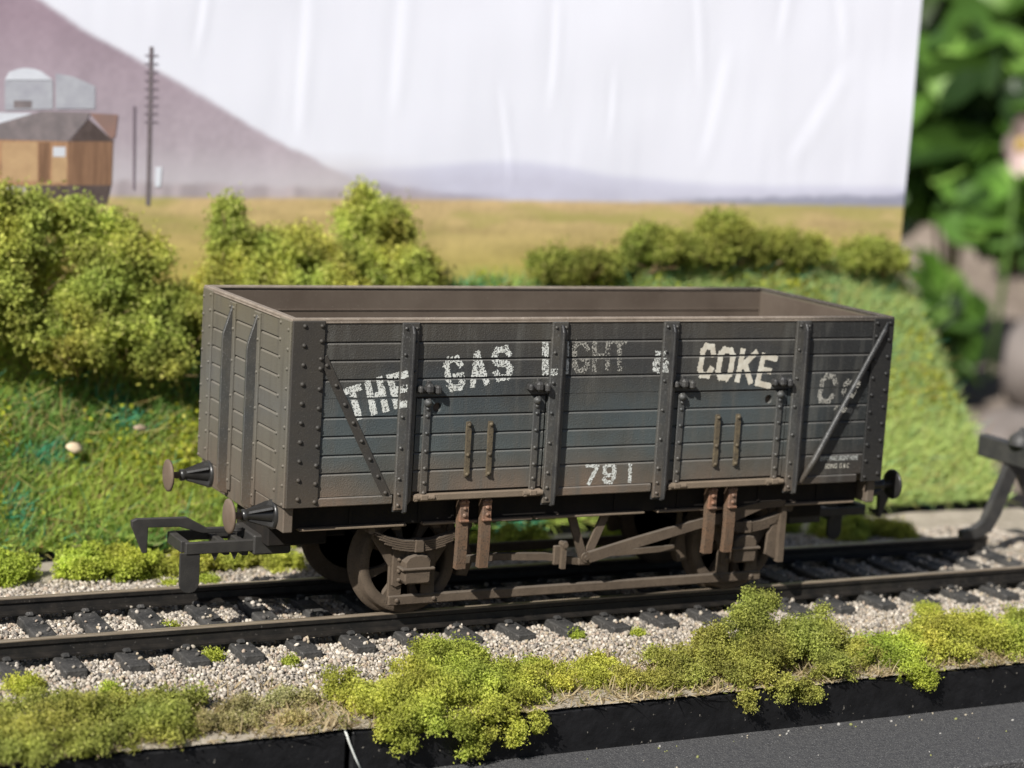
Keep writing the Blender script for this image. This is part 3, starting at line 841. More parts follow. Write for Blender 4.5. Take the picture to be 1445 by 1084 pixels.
pal = np.array([(.34, .305, .255), (.44, .40, .35), (.25, .225, .195), (.34, .275, .22), (.17, .155, .14), (.56, .51, .44), (.38, .32, .235), (.09, .085, .08)])
cols = pal[rng.choice(8, n, p=[.22, .20, .16, .13, .10, .09, .07, .03])] * rng.uniform(.92, 1.15, (n, 1)) * np.array([.97, .955, .93])
bal = stones('ballast', P, size, cols, rng); tag(bal, 'pale grey and cream stone chips filling the track bed', 'ballast', kind='stuff')

n = 60
P = np.zeros((n, 3)); P[:, 0] = rng.uniform(-2, 7, n); P[:, 1] = np.where(rng.random(n) < .6, -3.5 - np.abs(rng.normal(size=n)) * .12, rng.uniform(-5.2, -3.5, n)); P[:, 2] = -.995
cr = stones('crumbs', P, rng.uniform(.008, .022, n), np.array([(.34, .30, .23), (.20, .21, .08), (.30, .29, .27)])[rng.integers(3, size=n)], rng); tag(cr, 'pale crumbs fallen on the grey felt along the black board', 'crumbs', kind='stuff')

# ------------------------------------------------------------------ foam foliage
def flakes(P, NRM, size, cols, rng, parent=None, name='foliage', mat=None, bend=.6, asp=.55):
    """bent two-quad scraps at P"""
    n = len(P); R = rand_rot(n, rng)
    L = size[:, None] * np.ones((n, 1)); W = L * asp
    a = np.zeros((n, 6, 3))
    for k, (u, v) in enumerate(((-1, -1), (-1, 1), (0, -1), (0, 1), (1, -1), (1, 1))):
        a[:, k, 0] = u * L[:, 0] * (1 - .25 * abs(u)); a[:, k, 1] = v * W[:, 0] * (1 - .4 * abs(u)); a[:, k, 2] = -abs(u) * L[:, 0] * bend
    a = np.einsum('nij,nkj->nki', R, a) + P[:, None, :]
    b = np.arange(n)[:, None] * 6
    F = np.concatenate([b + np.array([[0, 2, 3, 1]]), b + np.array([[2, 4, 5, 3]])])
    return arr_mesh(name, a.reshape(-1, 3), F, mat or M_veg, np.repeat(cols, 6, 0), parent)

MOSS = np.array([(.41, .47, .065), (.34, .41, .055), (.49, .53, .09), (.25, .30, .04), (.54, .56, .14), (.17, .21, .032)])
OLIVE = np.array([(.33, .365, .060), (.27, .305, .050), (.42, .445, .085), (.19, .22, .036), (.50, .50, .15), (.14, .16, .03)])
BRIGHT = np.array([(.40, .45, .045), (.33, .39, .040), (.47, .51, .075), (.25, .30, .030), (.50, .52, .12), (.17, .21, .025)])
BUSH = np.array([(.42, .50, .085), (.32, .40, .065), (.54, .60, .13), (.22, .29, .05), (.60, .58, .20), (.16, .21, .04)])
BUSH = BUSH * np.array([.98, .88, .78]); MOSS = MOSS * np.array([.92, .86, .80]); OLIVE = OLIVE * np.array([.92, .87, .85])
PW = np.array([.28, .24, .18, .14, .08, .08])

def blob_points(blobs, n, rng, lump=.4, freq=4.0, seed=0, depth=.45, zmin=None):
    vol = np.array([(b[3] * b[4] + b[4] * b[5] + b[3] * b[5]) for b in blobs]); pr = vol / vol.sum()
    bi = rng.choice(len(blobs), n, p=pr); B = np.array(blobs)[bi]
    d = rng.normal(size=(n, 3)); d /= np.linalg.norm(d, axis=1)[:, None]
    d[:, 2] = np.where(d[:, 2] < -.3, -d[:, 2], d[:, 2])
    r = 1 - depth * rng.random(n) ** 1.6
    base = B[:, :3] + d * B[:, 3:6]
    nz = fbm(base, freq, seed, 3)
    hi = vnoise(base, freq * 2.7, seed + 3)
    P = B[:, :3] + d * B[:, 3:6] * (r * (1 + lump * nz + .34 * hi + np.where(rng.random(n) < .14, .3 * rng.random(n), 0)))[:, None]
    tone = fbm(P, freq * .6, seed + 5, 2)
    if zmin is not None:
        ok = P[:, 2] > zmin; P, d, tone = P[ok], d[ok], tone[ok]
    return P, d, tone

def subblobs(blobs, k, rr, rng):
    out = []
    for b in blobs:
        for _ in range(k):
            d = rng.normal(size=3); d /= np.linalg.norm(d)
            if d[2] < -.35: d[2] = -d[2]
            q = .62 + .42 * rng.random(); m = (b[3] * b[4] * b[5]) ** (1 / 3) * rr * rng.uniform(.6, 1.35)
            out.append((b[0] + d[0] * b[3] * q, b[1] + d[1] * b[4] * q, b[2] + d[2] * b[5] * q, m * rng.uniform(.8, 1.2), m * rng.uniform(.8, 1.2), m * rng.uniform(.75, 1.2)))
    return out

def clump(name, label, cat, blobs, n, fs, pal, seed, group=None, lump=.45, freq=4.0, core=True, zmin=None, twigs=0):
    if name != 'bush': n = int(n * 2.7); fs *= .72
    else: n = int(n * 1.7); fs *= .80
    rng = np.random.default_rng(seed)
    sub = subblobs(blobs, 26 if name == 'bush' else 15, .29 if name == 'bush' else .42, rng) if name != 'moss_tuft' else blobs
    P, d, tone = blob_points(sub, n, rng, lump * .7, freq * 1.3, seed, .75, zmin=zmin)
    m = len(P)
    P = P + rng.normal(size=P.shape) * (np.where(rng.random(m) < .5, .085, .03) if name == 'bush' else np.where(rng.random(m) < .4, .030, .010))[:, None] + np.array([0, 0, 1.0]) * (np.where(rng.random(m) < .22, rng.random(m), 0) * (.16 if name == 'bush' else .05))[:, None]
    c = (.45 * pal[rng.choice(6, m, p=PW)] + .55 * (pal * PW[:, None]).sum(0)) * (1 + .6 * tone)[:, None] * rng.uniform(.85, 1.15, (m, 1)) * np.array([1.30, 1.30, 1.7])
    c[:, 0] *= 1 + .18 * fbm(P, 1.3, seed + 9, 2)
    size = rng.uniform(.6, 1.35, m) * fs
    org = np.array(blobs)[:, :3].mean(0); org[2] = min(b[2] - b[5] * .5 for b in blobs)
    root = empty(name, tuple(org))
    o = flakes(P - org, d, size, np.clip(c, .004, .9), rng, root, 'foliage', None, .8, .36)
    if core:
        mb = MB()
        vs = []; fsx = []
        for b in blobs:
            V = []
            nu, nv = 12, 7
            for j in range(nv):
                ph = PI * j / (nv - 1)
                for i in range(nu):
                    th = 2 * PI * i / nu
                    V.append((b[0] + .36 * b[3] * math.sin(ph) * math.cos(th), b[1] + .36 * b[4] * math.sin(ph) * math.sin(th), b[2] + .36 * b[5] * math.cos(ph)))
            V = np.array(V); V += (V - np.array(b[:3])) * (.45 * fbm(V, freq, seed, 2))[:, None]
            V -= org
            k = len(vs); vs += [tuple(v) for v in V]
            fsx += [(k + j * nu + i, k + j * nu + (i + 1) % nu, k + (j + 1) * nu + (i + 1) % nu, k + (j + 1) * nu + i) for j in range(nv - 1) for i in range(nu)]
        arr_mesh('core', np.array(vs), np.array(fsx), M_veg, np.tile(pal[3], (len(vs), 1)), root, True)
    if twigs:
        mb = MB()
        for k in range(twigs):
            b = blobs[rng.integers(len(blobs))]
            p = Vector((b[0], b[1], b[2] - b[5] * .8)) - Vector(org); e = Vector((rng.uniform(-.9, .9) * b[3], rng.uniform(-1.1, -.3) * b[4], rng.uniform(.3, 1.3) * b[5]))
            mb.tube([p, p + e * .5 + Vector((rng.uniform(-.08, .08), 0, .05)), p + e * 1.15], [.013, .009, .004], 5)
        mb.build('twigs', M_twig, root)
    tag(root, label, cat, group)
    return root
M_twig = weathered('dry_twig', (.30, .20, .11), (.20, .13, .07), 5, rough=.9, bump=0)

def low(x, y, rx, ry, rz, z=-.42): return (x, y, z, rx, ry, rz)
rb = random.Random(5)
def scatter(x0, x1, y0, y1, n, r=(.14, .28), h=(.10, .2), z=-.43):
    return [(rb.uniform(x0, x1), rb.uniform(y0, y1), z + rb.uniform(-.02, .04), rb.uniform(*r), rb.uniform(r[0] * .8, r[1] * .8), rb.uniform(*h)) for _ in range(n)]

# foreground, along the board edge
FG = 'moss clumps along the front board edge'
clump('moss_clump', 'large yellow-green moss clump spilling over the front board edge beside the pale joint wire', 'moss',
      [(-2.55, -2.55, -.30, .42, .36, .32), (-2.2, -2.35, -.28, .32, .28, .30), (-2.95, -2.75, -.34, .42, .34, .26), (-3.25, -2.95, -.36, .38, .30, .22), (-2.75, -3.15, -.36, .42, .32, .24), (-2.3, -3.0, -.36, .42, .36, .26),
       (-1.95, -2.85, -.36, .34, .30, .24), (-3.45, -3.3, -.42, .30, .26, .22), (-3.2, -3.45, -.52, .30, .18, .24), (-2.75, -3.48, -.58, .20, .14, .24), (-2.3, -3.42, -.52, .30, .20, .22), (-2.0, -3.3, -.45, .26, .22, .2), (-2.45, -3.52, -.74, .14, .10, .13), (-2.1, -3.55, -.80, .12, .09, .12), (-3.4, -3.55, -.70, .13, .10, .12), (-3.78, -2.65, -.30, .17, .15, .28), (-3.7, -2.95, -.38, .26, .22, .18), (-1.75, -3.1, -.40, .28, .24, .2), (-3.55, -3.48, -.58, .18, .12, .18), (-2.6, -3.55, -.86, .16, .10, .12), (-1.8, -3.5, -.66, .13, .10, .16), (-2.35, -2.0, -.30, .30, .22, .22), (-2.12, -3.5, -.66, .15, .12, .16)],
      26000, .026, MOSS, 11, FG, .5, 5.0)
clump('moss_clump', 'tall olive moss clump with a peaked top in front of the right hand wheel', 'moss',
      [(1.72, -2.40, -.04, .28, .24, .38), (1.50, -2.55, -.16, .40, .32, .34), (1.05, -2.75, -.26, .42, .32, .26), (2.05, -2.85, -.26, .40, .32, .28), (1.45, -3.1, -.36, .44, .30, .26), (.7, -2.9, -.34, .40, .30, .22), (.3, -2.75, -.36, .34, .28, .18), (2.3, -2.6, -.28, .34, .28, .24), (2.5, -2.95, -.30, .30, .26, .22),
       (1.0, -3.36, -.46, .30, .18, .2), (1.45, -3.5, -.56, .22, .14, .20), (.95, -3.5, -.64, .12, .10, .14), (2.2, -3.38, -.44, .34, .18, .18), (2.62, -2.50, -.18, .15, .13, .32), (2.9, -3.05, -.36, .26, .24, .16), (.35, -3.15, -.40, .25, .22, .12)],
      24000, .026, OLIVE, 12, FG, .5, 5.0)
clump('moss_clump', 'flat bright green moss mat on the board edge right of the tall olive clump', 'moss',
      scatter(2.9, 3.9, -3.3, -2.75, 9, (.2, .32), (.14, .22)) + [(3.35, -3.46, -.5, .2, .12, .16)], 9500, .026, BRIGHT, 13, FG)
clump('moss_clump', 'long low moss mat at the right edge of the photo in front of the track', 'moss',
      scatter(4.0, 6.6, -3.2, -2.45, 20, (.25, .42), (.18, .30)), 15000, .03, MOSS, 14, FG)
clump('moss_clump', 'low straggling moss patch between the two largest foreground clumps', 'moss',
      scatter(-1.5, -.35, -3.0, -2.35, 9, (.16, .26), (.10, .18)), 7500, .025, MOSS, 15, FG)
clump('moss_clump', 'small moss tufts at the board edge just left of the tall olive clump', 'moss',
      scatter(-.55, .3, -3.35, -2.9, 6, (.14, .22), (.10, .17)), 4500, .025, OLIVE, 16, FG)
clump('moss_clump', 'broad dark olive moss carpet at the lower left corner of the photo', 'moss',
      scatter(-8.3, -5.5, -3.3, -2.15, 32, (.25, .42), (.14, .26)) + scatter(-8.2, -6.3, -3.5, -3.2, 8, (.2, .3), (.14, .22)), 24000, .028, OLIVE, 17, FG)
clump('moss_clump', 'thin dry yellowish moss tufts between the left moss carpet and the joint wire', 'moss',
      scatter(-5.6, -4.1, -3.2, -2.3, 13, (.12, .24), (.07, .13)), 6500, .024, np.array([(.40, .35, .12), (.34, .34, .08), (.48, .40, .18), (.26, .25, .07), (.55, .46, .25), (.20, .19, .06)]), 18, FG)
clump('moss_tuft', 'little moss tuft hanging alone on the black board face at right', 'moss tuft', [(3.55, -3.5, -.60, .15, .09, .15), (3.5, -3.47, -.50, .10, .07, .08)], 1500, .024, BRIGHT, 19, FG)
clump('moss_tuft', 'little moss tuft hanging on the black board below the tall olive clump', 'moss tuft', [(1.85, -3.52, -.62, .13, .09, .12), (1.75, -3.5, -.52, .08, .08, .08)], 1300, .024, OLIVE, 20, FG)
TG = 'small moss tufts growing out of the ballast'
for k, (x, y, r, lab) in enumerate(((-4.8, -1.22, .13, 'small moss tuft in the ballast beside the near rail below the coupling'), (-7.05, -1.75, .2, 'yellow-green moss tuft in the ballast at the left edge of the photo'), (-4.9, .0, .10, 'tiny moss tuft between the rails left of the wagon'),
                            (-.25, -1.5, .09, 'tiny moss tuft at the near ballast below the wagon centre'), (.55, -1.62, .07, 'pinhead sized moss tuft in the ballast below the middle of the wagon'), (-4.0, -1.62, .09, 'small moss tuft in the ballast left of the front wheel'), (-6.2, -2.05, .10, 'tiny moss tuft in the ballast above the lower left moss carpet'), (4.9, -1.75, .16, 'moss tuft in shadow in the ballast at the far right'))):
    clump('moss_tuft', lab, 'moss tuft', [(x, y, -.30, r, r, r * .8), (x + r * .7, y + r * .3, -.31, r * .6, r * .6, r * .5)], int(2600 * r / .13 * .4), .02, BRIGHT, 30 + k, TG)
# behind the track
BG = 'moss strips behind the track'
for k, (x0, x1, h, n, lab, pal) in enumerate(((-8.4, -5.9, .34, 13000, 'bright moss hedge behind the track at the left edge of the photo', BRIGHT), (-5.9, -4.1, .30, 11000, 'bright moss hedge behind the track behind the left coupling', BRIGHT), (-4.1, -2.2, .24, 8000, 'low moss strip behind the track behind the left wheel', MOSS),
                                              (-1.6, 1.6, .30, 8000, 'dim moss strip seen under the middle of the wagon', MOSS), (2.6, 5.6, .42, 12000, 'moss strip behind the track right of the wagon', BRIGHT))):
    cnt = max(5, int((x1 - x0) * 6))
    clump('moss_strip', lab, 'moss', scatter(x0, x1, 2.85, 3.4, cnt, (.18, .30), (h * .7, h * 1.1), -.41), n, .034, pal, 50 + k, BG)
clump('moss_strip', 'low moss patch behind the track in front of the buffer stop at right', 'moss', scatter(5.6, 7.9, 2.3, 3.5, 16, (.2, .34), (.14, .26), -.42), 8000, .034, MOSS, 61, BG)
clump('moss_tuft', 'flat pale moss tuft on the sandy strip behind the track by the left coupling', 'moss tuft', scatter(-4.5, -3.6, 2.3, 2.6, 4, (.15, .22), (.05, .1)), 1500, .026, BRIGHT, 60, BG)

# dry grass fibres on the sandy edge
def fibres(name, P, D, L, W, cols, rng, mat, curve=.35):
    n = len(P)
    side = np.cross(D, rng.normal(size=(n, 3))); side /= np.linalg.norm(side, axis=1)[:, None]
    bend = np.cross(side, D) * (curve * L * rng.uniform(-1, 1, n))[:, None]
    V = np.zeros((n, 6, 3))
    for k, (t, w) in enumerate(((0, 1), (.5, .8), (1, .25))):
        c = P + D * (L * t)[:, None] + bend * (t * t)
        V[:, 2 * k] = c - side * (W * w)[:, None]; V[:, 2 * k + 1] = c + side * (W * w)[:, None]
    b = np.arange(n)[:, None] * 6
    F = np.concatenate([b + np.array([[0, 1, 3, 2]]), b + np.array([[2, 3, 5, 4]])])
    return arr_mesh(name, V.reshape(-1, 3), F, mat, np.repeat(cols, 6, 0))
rng = np.random.default_rng(9)
n = 16000
P = np.zeros((n, 3)); P[:, 0] = rng.uniform(-8, 7, n); P[:, 1] = rng.uniform(-3.5, -1.9, n) 
kp = rng.random(n) < np.interp(P[:, 1], [-3.5, -2.6, -1.9], [1, .8, .05]) * (.35 + .65 * (fbm(P, .9, 4, 2) > -.1)); P = P[kp]; n = len(P)
P[:, 2] = ground_z(P) + .01
D = rng.normal(size=(n, 3)) * .8; D[:, 2] = np.abs(D[:, 2]) * .6 + .2; D /= np.linalg.norm(D, axis=1)[:, None]
pal = np.array([(.50, .40, .24), (.40, .31, .18), (.58, .48, .30), (.28, .25, .09), (.20, .22, .05)])
fb = fibres('dry_grass', P, D, rng.uniform(.06, .2, n), rng.uniform(.006, .012, n), pal[rng.choice(5, n, p=[.35, .25, .2, .12, .08])] * rng.uniform(.8, 1.1, (n, 1)), rng, M_grass)
tag(fb, 'straw coloured dry grass fibres on the sandy board edge', 'dry grass', kind='stuff')

# ------------------------------------------------------------------ embankment behind
EX1 = 11.5
def emb_z(P):
    x, y = P[:, 0], P[:, 1]
    t = np.clip((y - 4.58) / 3.5, 0, 1)
    top = np.interp(x, [-9, 1.5, 4, 6, 9.5, 11.5], [3.25, 3.25, 3.5, 3.85, 3.95, 3.45])
    z = -.42 + top * (t * .85 + .15 * t * t)
    z = z + .10 * fbm(P * np.array([1, 1, 0]), .7, 31) * np.clip(t * 6, 0, 1)
    return z
em = grid_obj('embankment', np.concatenate([np.arange(-11, EX1, .15), [EX1]]), np.concatenate([np.arange(4.58, 8.0, .12), [8.02]]), emb_z, M_embsoil); tag(em, kind='structure')
m = MB(); m.cbox((.25, 6.32, -.95), (22.5, 3.44, 1.0), .02)
pr = [(4.60, -.5)] + [(y, float(emb_z(np.array([[EX1, y, 0.]]))[0]) - .03) for y in np.linspace(4.6, 7.98, 10)] + [(7.98, -.5)]
m.prism(pr, 'x', EX1 - .06, EX1 - .02)
eb = m.build('embankment_board', M_board); tag(eb, 'black board that carries the grassy embankment behind the track', 'baseboard')

rng = np.random.default_rng(21)
n = 150000
P = np.zeros((n, 3)); P[:, 0] = rng.uniform(-9.5, EX1, n); P[:, 1] = rng.uniform(4.56, 8.0, n); P[:, 2] = emb_z(P)
kp = rng.random(n) < .55 + .55 * (fbm(P, 1.1, 41, 2) > -.25); P = P[kp]; n = len(P)
D = rng.normal(size=(n, 3)) * .55 + np.array([.15, -.45, .75]); D /= np.linalg.norm(D, axis=1)[:, None]
pt = fbm(P, .55, 51, 3); p2 = fbm(P, 1.6, 61, 3); rr = rng.random(n)
G = np.array([(.27, .42, .11), (.46, .57, .12), (.10, .40, .24), (.38, .29, .15), (.16, .32, .07), (.58, .54, .27)])
sel = np.where(rr < .10, 3, np.where(pt + .35 * (rr - .5) > .12, 1, np.where(p2 + .5 * (rr - .5) > .28, 2, np.where(rr < .55, 0, np.where(rr > .93, 5, 4)))))
cols = G[sel] * rng.uniform(.75, 1.25, (n, 1))
rt = np.clip((P[:, 0] - 2.0) / 5.0, 0, 1)[:, None]
cols = cols * (1 - .6 * rt) + .6 * rt * np.array([(.62, .74, .32)]) * rng.uniform(.7, 1.2, (n, 1))
gr = fibres('grass', P, D, rng.uniform(.14, .36, n), rng.uniform(.007, .014, n), cols, rng, M_grass, .5); tag(gr, 'green and teal static grass covering the embankment', 'grass', kind='stuff')
n = 9000
P = np.zeros((n, 3)); P[:, 0] = rng.uniform(-9.5, EX1, n); P[:, 1] = rng.uniform(4.56, 7.9, n); P[:, 2] = emb_z(P) + .03
D = rng.normal(size=(n, 3)) + np.array([.1, -.5, .6]); D /= np.linalg.norm(D, axis=1)[:, None]
cp = np.array([(.50, .42, .16), (.42, .46, .12), (.10, .34, .22), (.46, .30, .12)])
gf = fibres('loose_fibres', P, D, rng.uniform(.25, .6, n), rng.uniform(.006, .010, n), cp[rng.choice(4, n, p=[.35, .3, .2, .15])] * rng.uniform(.7, 1.15, (n, 1)), rng, M_grass, 1.1); tag(gf, 'long loose pale fibres tangled over the embankment grass', 'grass', kind='stuff')
# foam scatter on the slope
rng = np.random.default_rng(23)
cent = np.zeros((150, 3)); cent[:, 0] = rng.uniform(-9, EX1 - .3, 150); cent[:, 1] = rng.uniform(4.9, 7.8, 150)
cent = cent[fbm(cent, .6, 71, 2) > -.25]
cent[:, 2] = emb_z(cent)
cent = cent[(cent[:, 1] > 5.5) | (rng.random(len(cent)) < .5)]
k = rng.integers(len(cent), size=60000)
P = cent[k] + rng.normal(size=(60000, 3)) * np.array([.26, .20, .08]); P[:, 2] = emb_z(P) + np.abs(rng.normal(size=60000)) * .15
cols = BRIGHT[rng.choice(6, 60000, p=PW)] * rng.uniform(.9, 1.4, (60000, 1)) * np.array([1.0, .92, 1.0])
kp = (P[:, 0] < EX1) & (P[:, 1] < 7.95); P = P[kp]; cols = cols[kp]
fo = flakes(P, None, rng.uniform(.025, .06, len(P)), cols, rng, None, 'foam_scatter'); tag(fo, 'yellow-green foam scatter sprinkled over the embankment grass', 'ground cover', kind='stuff')

# bushes on the embankment
EB = 'bushes on the embankment in front of the printed backdrop'
def bush(label, blobs, n, seed, pal=BUSH, fs=.05, tw=4):
    clump('bush', label, 'bush', blobs, n, fs, pal, seed, EB, .6, 3.4, True, None, tw * 2)
bush('large rounded bush at the left edge of the photo, under the printed hut', [(-5.7, 6.9, 3.55, .7, .5, .72), (-5.0, 6.9, 3.55, .55, .5, .62), (-5.2, 6.8, 3.0, .65, .5, .7), (-5.6, 6.4, 2.55, .6, .45, .5), (-6.5, 6.8, 3.3, .6, .5, .7), (-5.0, 6.3, 2.3, .45, .4, .4)], 20000, 71)
bush('bushy clump below the printed telegraph pole', [(-4.3, 7.1, 3.62, .52, .45, .46), (-3.7, 7.0, 3.5, .5, .42, .42), (-3.25, 6.9, 3.2, .4, .4, .40), (-3.7, 6.8, 3.0, .6, .5, .6), (-4.1, 6.5, 2.7, .6, .45, .45), (-3.3, 6.6, 2.55, .5, .4, .45), (-3.75, 6.2, 2.2, .5, .4, .35)], 15000, 72)
bush('dark low bush at the foot of the slope between the left bushes and the wagon', [(-2.7, 6.5, 2.3, .5, .4, .45), (-3.2, 6.1, 1.9, .45, .35, .3), (-4.4, 6.1, 1.95, .5, .35, .28)], 8000, 73, BUSH * .75)
bush('thin upright bush with twigs above the left corner of the wagon', [(-1.88, 7.0, 3.25, .30, .30, .55), (-1.92, 7.0, 3.85, .18, .18, .40), (-1.6, 6.9, 2.95, .38, .35, .38), (-2.2, 6.8, 2.85, .3, .3, .35)], 9000, 74, BUSH, .045, 9)
bush('spreading bush behind the wagon rim, second from the left corner', [(-.9, 7.1, 3.36, .45, .4, .46), (-1.35, 7.0, 3.2, .3, .3, .4), (-.45, 7.1, 3.2, .45, .4, .50), (-1.1, 6.8, 2.85, .45, .4, .35), (-.3, 6.8, 2.85, .5, .4, .35)], 11000, 75)
bush('tall twin-topped bush behind the wagon at the left of the open field', [(.35, 7.2, 3.70, .34, .34, .62), (.85, 7.2, 3.62, .36, .34, .52), (.2, 7.0, 3.1, .45, .4, .45), (.9, 6.95, 3.05, .45, .4, .42)], 13000, 76)
bush('small dark bush at the right foot of the twin-topped bush', [(1.45, 7.2, 3.05, .26, .25, .26), (1.2, 7.1, 2.9, .28, .25, .22)], 3500, 77, BUSH * .6)
RB = BUSH * np.array([.68, .72, .70])
bush('two low bushes on the ridge behind the middle of the wagon', [(4.0, 7.6, 3.12, .46, .3, .24), (4.75, 7.6, 3.16, .5, .3, .22)], 4500, 78, RB)
bush('dark rounded bush on the ridge left of the tallest one', [(5.85, 7.6, 3.40, .60, .34, .36), (6.3, 7.6, 3.44, .48, .3, .30)], 6000, 79, RB)
bush('tallest yellow-green bush on the ridge behind the right half of the wagon', [(7.2, 7.6, 3.62, .50, .34, .46), (7.55, 7.6, 3.50, .48, .3, .36), (7.0, 7.55, 3.4, .4, .3, .3)], 6500, 80, RB)
bush('low bush on the ridge right of the tallest one', [(8.4, 7.6, 3.46, .52, .3, .34), (8.95, 7.6, 3.44, .5, .3, .26)], 4500, 81, RB)
bush('last bush on the ridge beside the right edge of the backdrop', [(10.2, 7.6, 3.32, .46, .3, .32), (10.75, 7.6, 3.32, .44, .3, .34)], 4500, 82, RB)

# litter on the slope
def pebble(name, label, cat, c, r, col, seed):
    rng = np.random.default_rng(seed)
    mb = MB(); mb.lathe([(0, .0001), (.15, .6), (.5, 1), (.85, .6), (1, .0001)], (0, 0, 0), (0, 0, 1), 9)
    V = np.array([tuple(v) for v in mb.v]) * np.array(r) * 1.0
    V *= (1 + .25 * vnoise(V * 3 / max(r), 1.0, seed))[:, None]
    mb.v = [tuple(v) for v in V]
    o = mb.build(name, weathered('pebble', col, tuple(c_ * .8 for c_ in col), 8, rough=.8)); o.location = c
    o.rotation_euler = (.7, .1, .3)
    return tag(o, label, cat)
pebble('pebble', 'cream pebble lying in the embankment grass left of the buffers', 'pebble', (-4.6, 5.55, .78), (.15, .10, .12), (.62, .50, .34), 1)
pebble('bark_chip', 'pinkish bark chip lying in the grass above the cream pebble', 'bark chip', (-3.55, 5.85, 1.0), (.13, .06, .07), (.40, .30, .22), 2)

# ------------------------------------------------------------------ printed backdrop
back = empty('backdrop', (1.7, 8.05, -.45))
tag(back, 'tall printed landscape backdrop of pale sky, purple hill and hut behind the embankment', 'backdrop')
def inv(o): 
    o.parent = back; o.matrix_parent_inverse = Matrix.Translation((-1.7, -8.05, .45)); return o
WR = [((-.35, 7.6), (-.371, 5.229), .07), ((1.285, 7.8), (1.245, 5.741), .08), ((4.033, 7.6), (4.049, 6.0), .06), ((6.65, 8.2), (6.938, 6.469), .06), ((7.44, 6.85), (7.15, 5.1), .09), ((9.97, 6.742), (9.0, 5.1), .11), ((-2.0, 7.6), (-2.107, 6.566), .05), ((3.10, 6.0), (3.34, 4.7), .05), ((5.197, 6.4), (5.197, 5.5), .05), ((9.6, 8.3), (9.9, 7.2), .08), ((8.6, 8.6), (8.5, 7.3), .07)]
def paper_y(P2):
    y = np.zeros(len(P2))
    for a, b, w in WR:
        a = np.array(a); b = np.array(b); ab = b - a; L = np.linalg.norm(ab); d = ab / L
        rel = P2 - a; t = rel @ d; s_ = rel @ np.array((d[1], -d[0]))
        fade = np.clip((t + .25) / .5, 0, 1) * np.clip((L + .25 - t) / .5, 0, 1)
        wob = s_ + .015 * np.sin(t * 2.5)
        y -= fade * (.0055 * np.exp(-(wob / (w * 1.7)) ** 2) - .0035 * np.exp(-((wob - 2.2 * w) / (w * 1.3)) ** 2))
    P3 = np.stack([P2[:, 0], np.zeros(len(P2)), P2[:, 1]], 1)
    y += .02 * fbm(P3, .5, 91, 2) + .004 * fbm(P3 * np.array([2.5, 1, .5]), 1.0, 92, 2)
    return y
xs = np.arange(-9.0, 11.451, .05); zs = np.arange(-.4, 10.01, .06)
X, Z = np.meshgrid(xs, zs, indexing='ij'); P2 = np.stack([X.ravel(), Z.ravel()], 1)
V = np.stack([P2[:, 0], 8.03 + paper_y(P2), P2[:, 1]], 1)
i = (np.arange(len(xs) - 1)[:, None] * len(zs) + np.arange(len(zs) - 1)[None, :]).ravel()
xs = np.arange(-9.0, 11.451, .04); zs = np.arange(-.4, 10.01, .04)
X, Z = np.meshgrid(xs, zs, indexing='ij'); P2 = np.stack([X.ravel(), Z.ravel()], 1)
V = np.stack([P2[:, 0], 8.03 + paper_y(P2), P2[:, 1]], 1)
i = (np.arange(len(xs) - 1)[:, None] * len(zs) + np.arange(len(zs) - 1)[None, :]).ravel()
# the printed picture: sky, spoil hill, far hills, scrub and field, all with the soft edges of an enlarged print
x, z = P2[:, 0], P2[:, 1]; P3 = np.stack([x, np.zeros(len(x)), z], 1)
def soft(e, w): return np.clip(.5 + e / w, 0, 1)[:, None]
def lay(c, col, m): return c * (1 - m) + np.asarray(col) * m
grain = fbm(P3, 3.0, 401, 3)[:, None]; fine = vnoise(P3, 14, 402)[:, None]
c = np.tile(np.array([(.775, .785, .865)]), (len(x), 1)) * (1 + .015 * fbm(P3, .6, 403, 2)[:, None])
c = lay(c, (.70, .70, .80), np.clip((5.9 - z) / 1.6, 0, 1)[:, None] * .5)
fh = np.interp(x, [-.5, .7, 1.7, 2.9, 3.6, 4.3, 5.2, 6.2, 7.2, 9, 11.5], [4.60, 4.70, 4.80, 4.90, 4.92, 4.87, 4.74, 4.70, 4.64, 4.66, 4.70]) + .02 * fbm(P3, 2, 404, 2)
c = lay(c, (.57, .57, .71), soft(fh - z, .14) * .72 * (x > -.6)[:, None])
c = lay(c, (.50, .49, .60), soft(fh - .16 - z, .30) * .6 * (1 + .4 * grain))
hill = np.interp(x, [-9, -7.68, -4.63, -3.93, -3.05, -1.91, -1.09, -.25, .31, .75, 1.3], [8.95, 8.40, 7.06, 6.65, 6.23, 5.68, 5.26, 4.87, 4.62, 4.46, 4.2]) + .035 * fbm(P3, 3.2, 405, 3)
hz = np.clip((z - 4.2) / 2.6, 0, 1)[:, None]
hc = np.array([(.46, .41, .45)]) * (1 - hz) + np.array([(.335, .255, .305)]) * hz
hc = hc * (1 + .16 * fbm(P3 * np.array([1, 1, .6]), 1.1, 406, 4)[:, None] + .06 * fine)
c = lay(c, hc, soft(hill - z, .10))
c = lay(c, (.52, .48, .52), soft(z - 4.2, .3) * soft(4.75 - z, .5) * soft(1.2 - x, 1.5) * .75)
tr = 4.36 + .16 * np.exp(-((x - .95) / .5) ** 2) + .05 * vnoise(P3, 3.1, 407); c = lay(c, (.34, .31, .38), soft(tr - z, .10) * soft(x - .45, .3) * soft(3.0 - x, .8) * .75)
tr = np.interp(x, [5.5, 7, 9, 11.5], [4.30, 4.38, 4.47, 4.55]) + .05 * fbm(P3, 3.5, 408, 2); c = lay(c, (.24, .245, .32), soft(tr - z, .09) * soft(x - 6.3, 1.5) * .8)
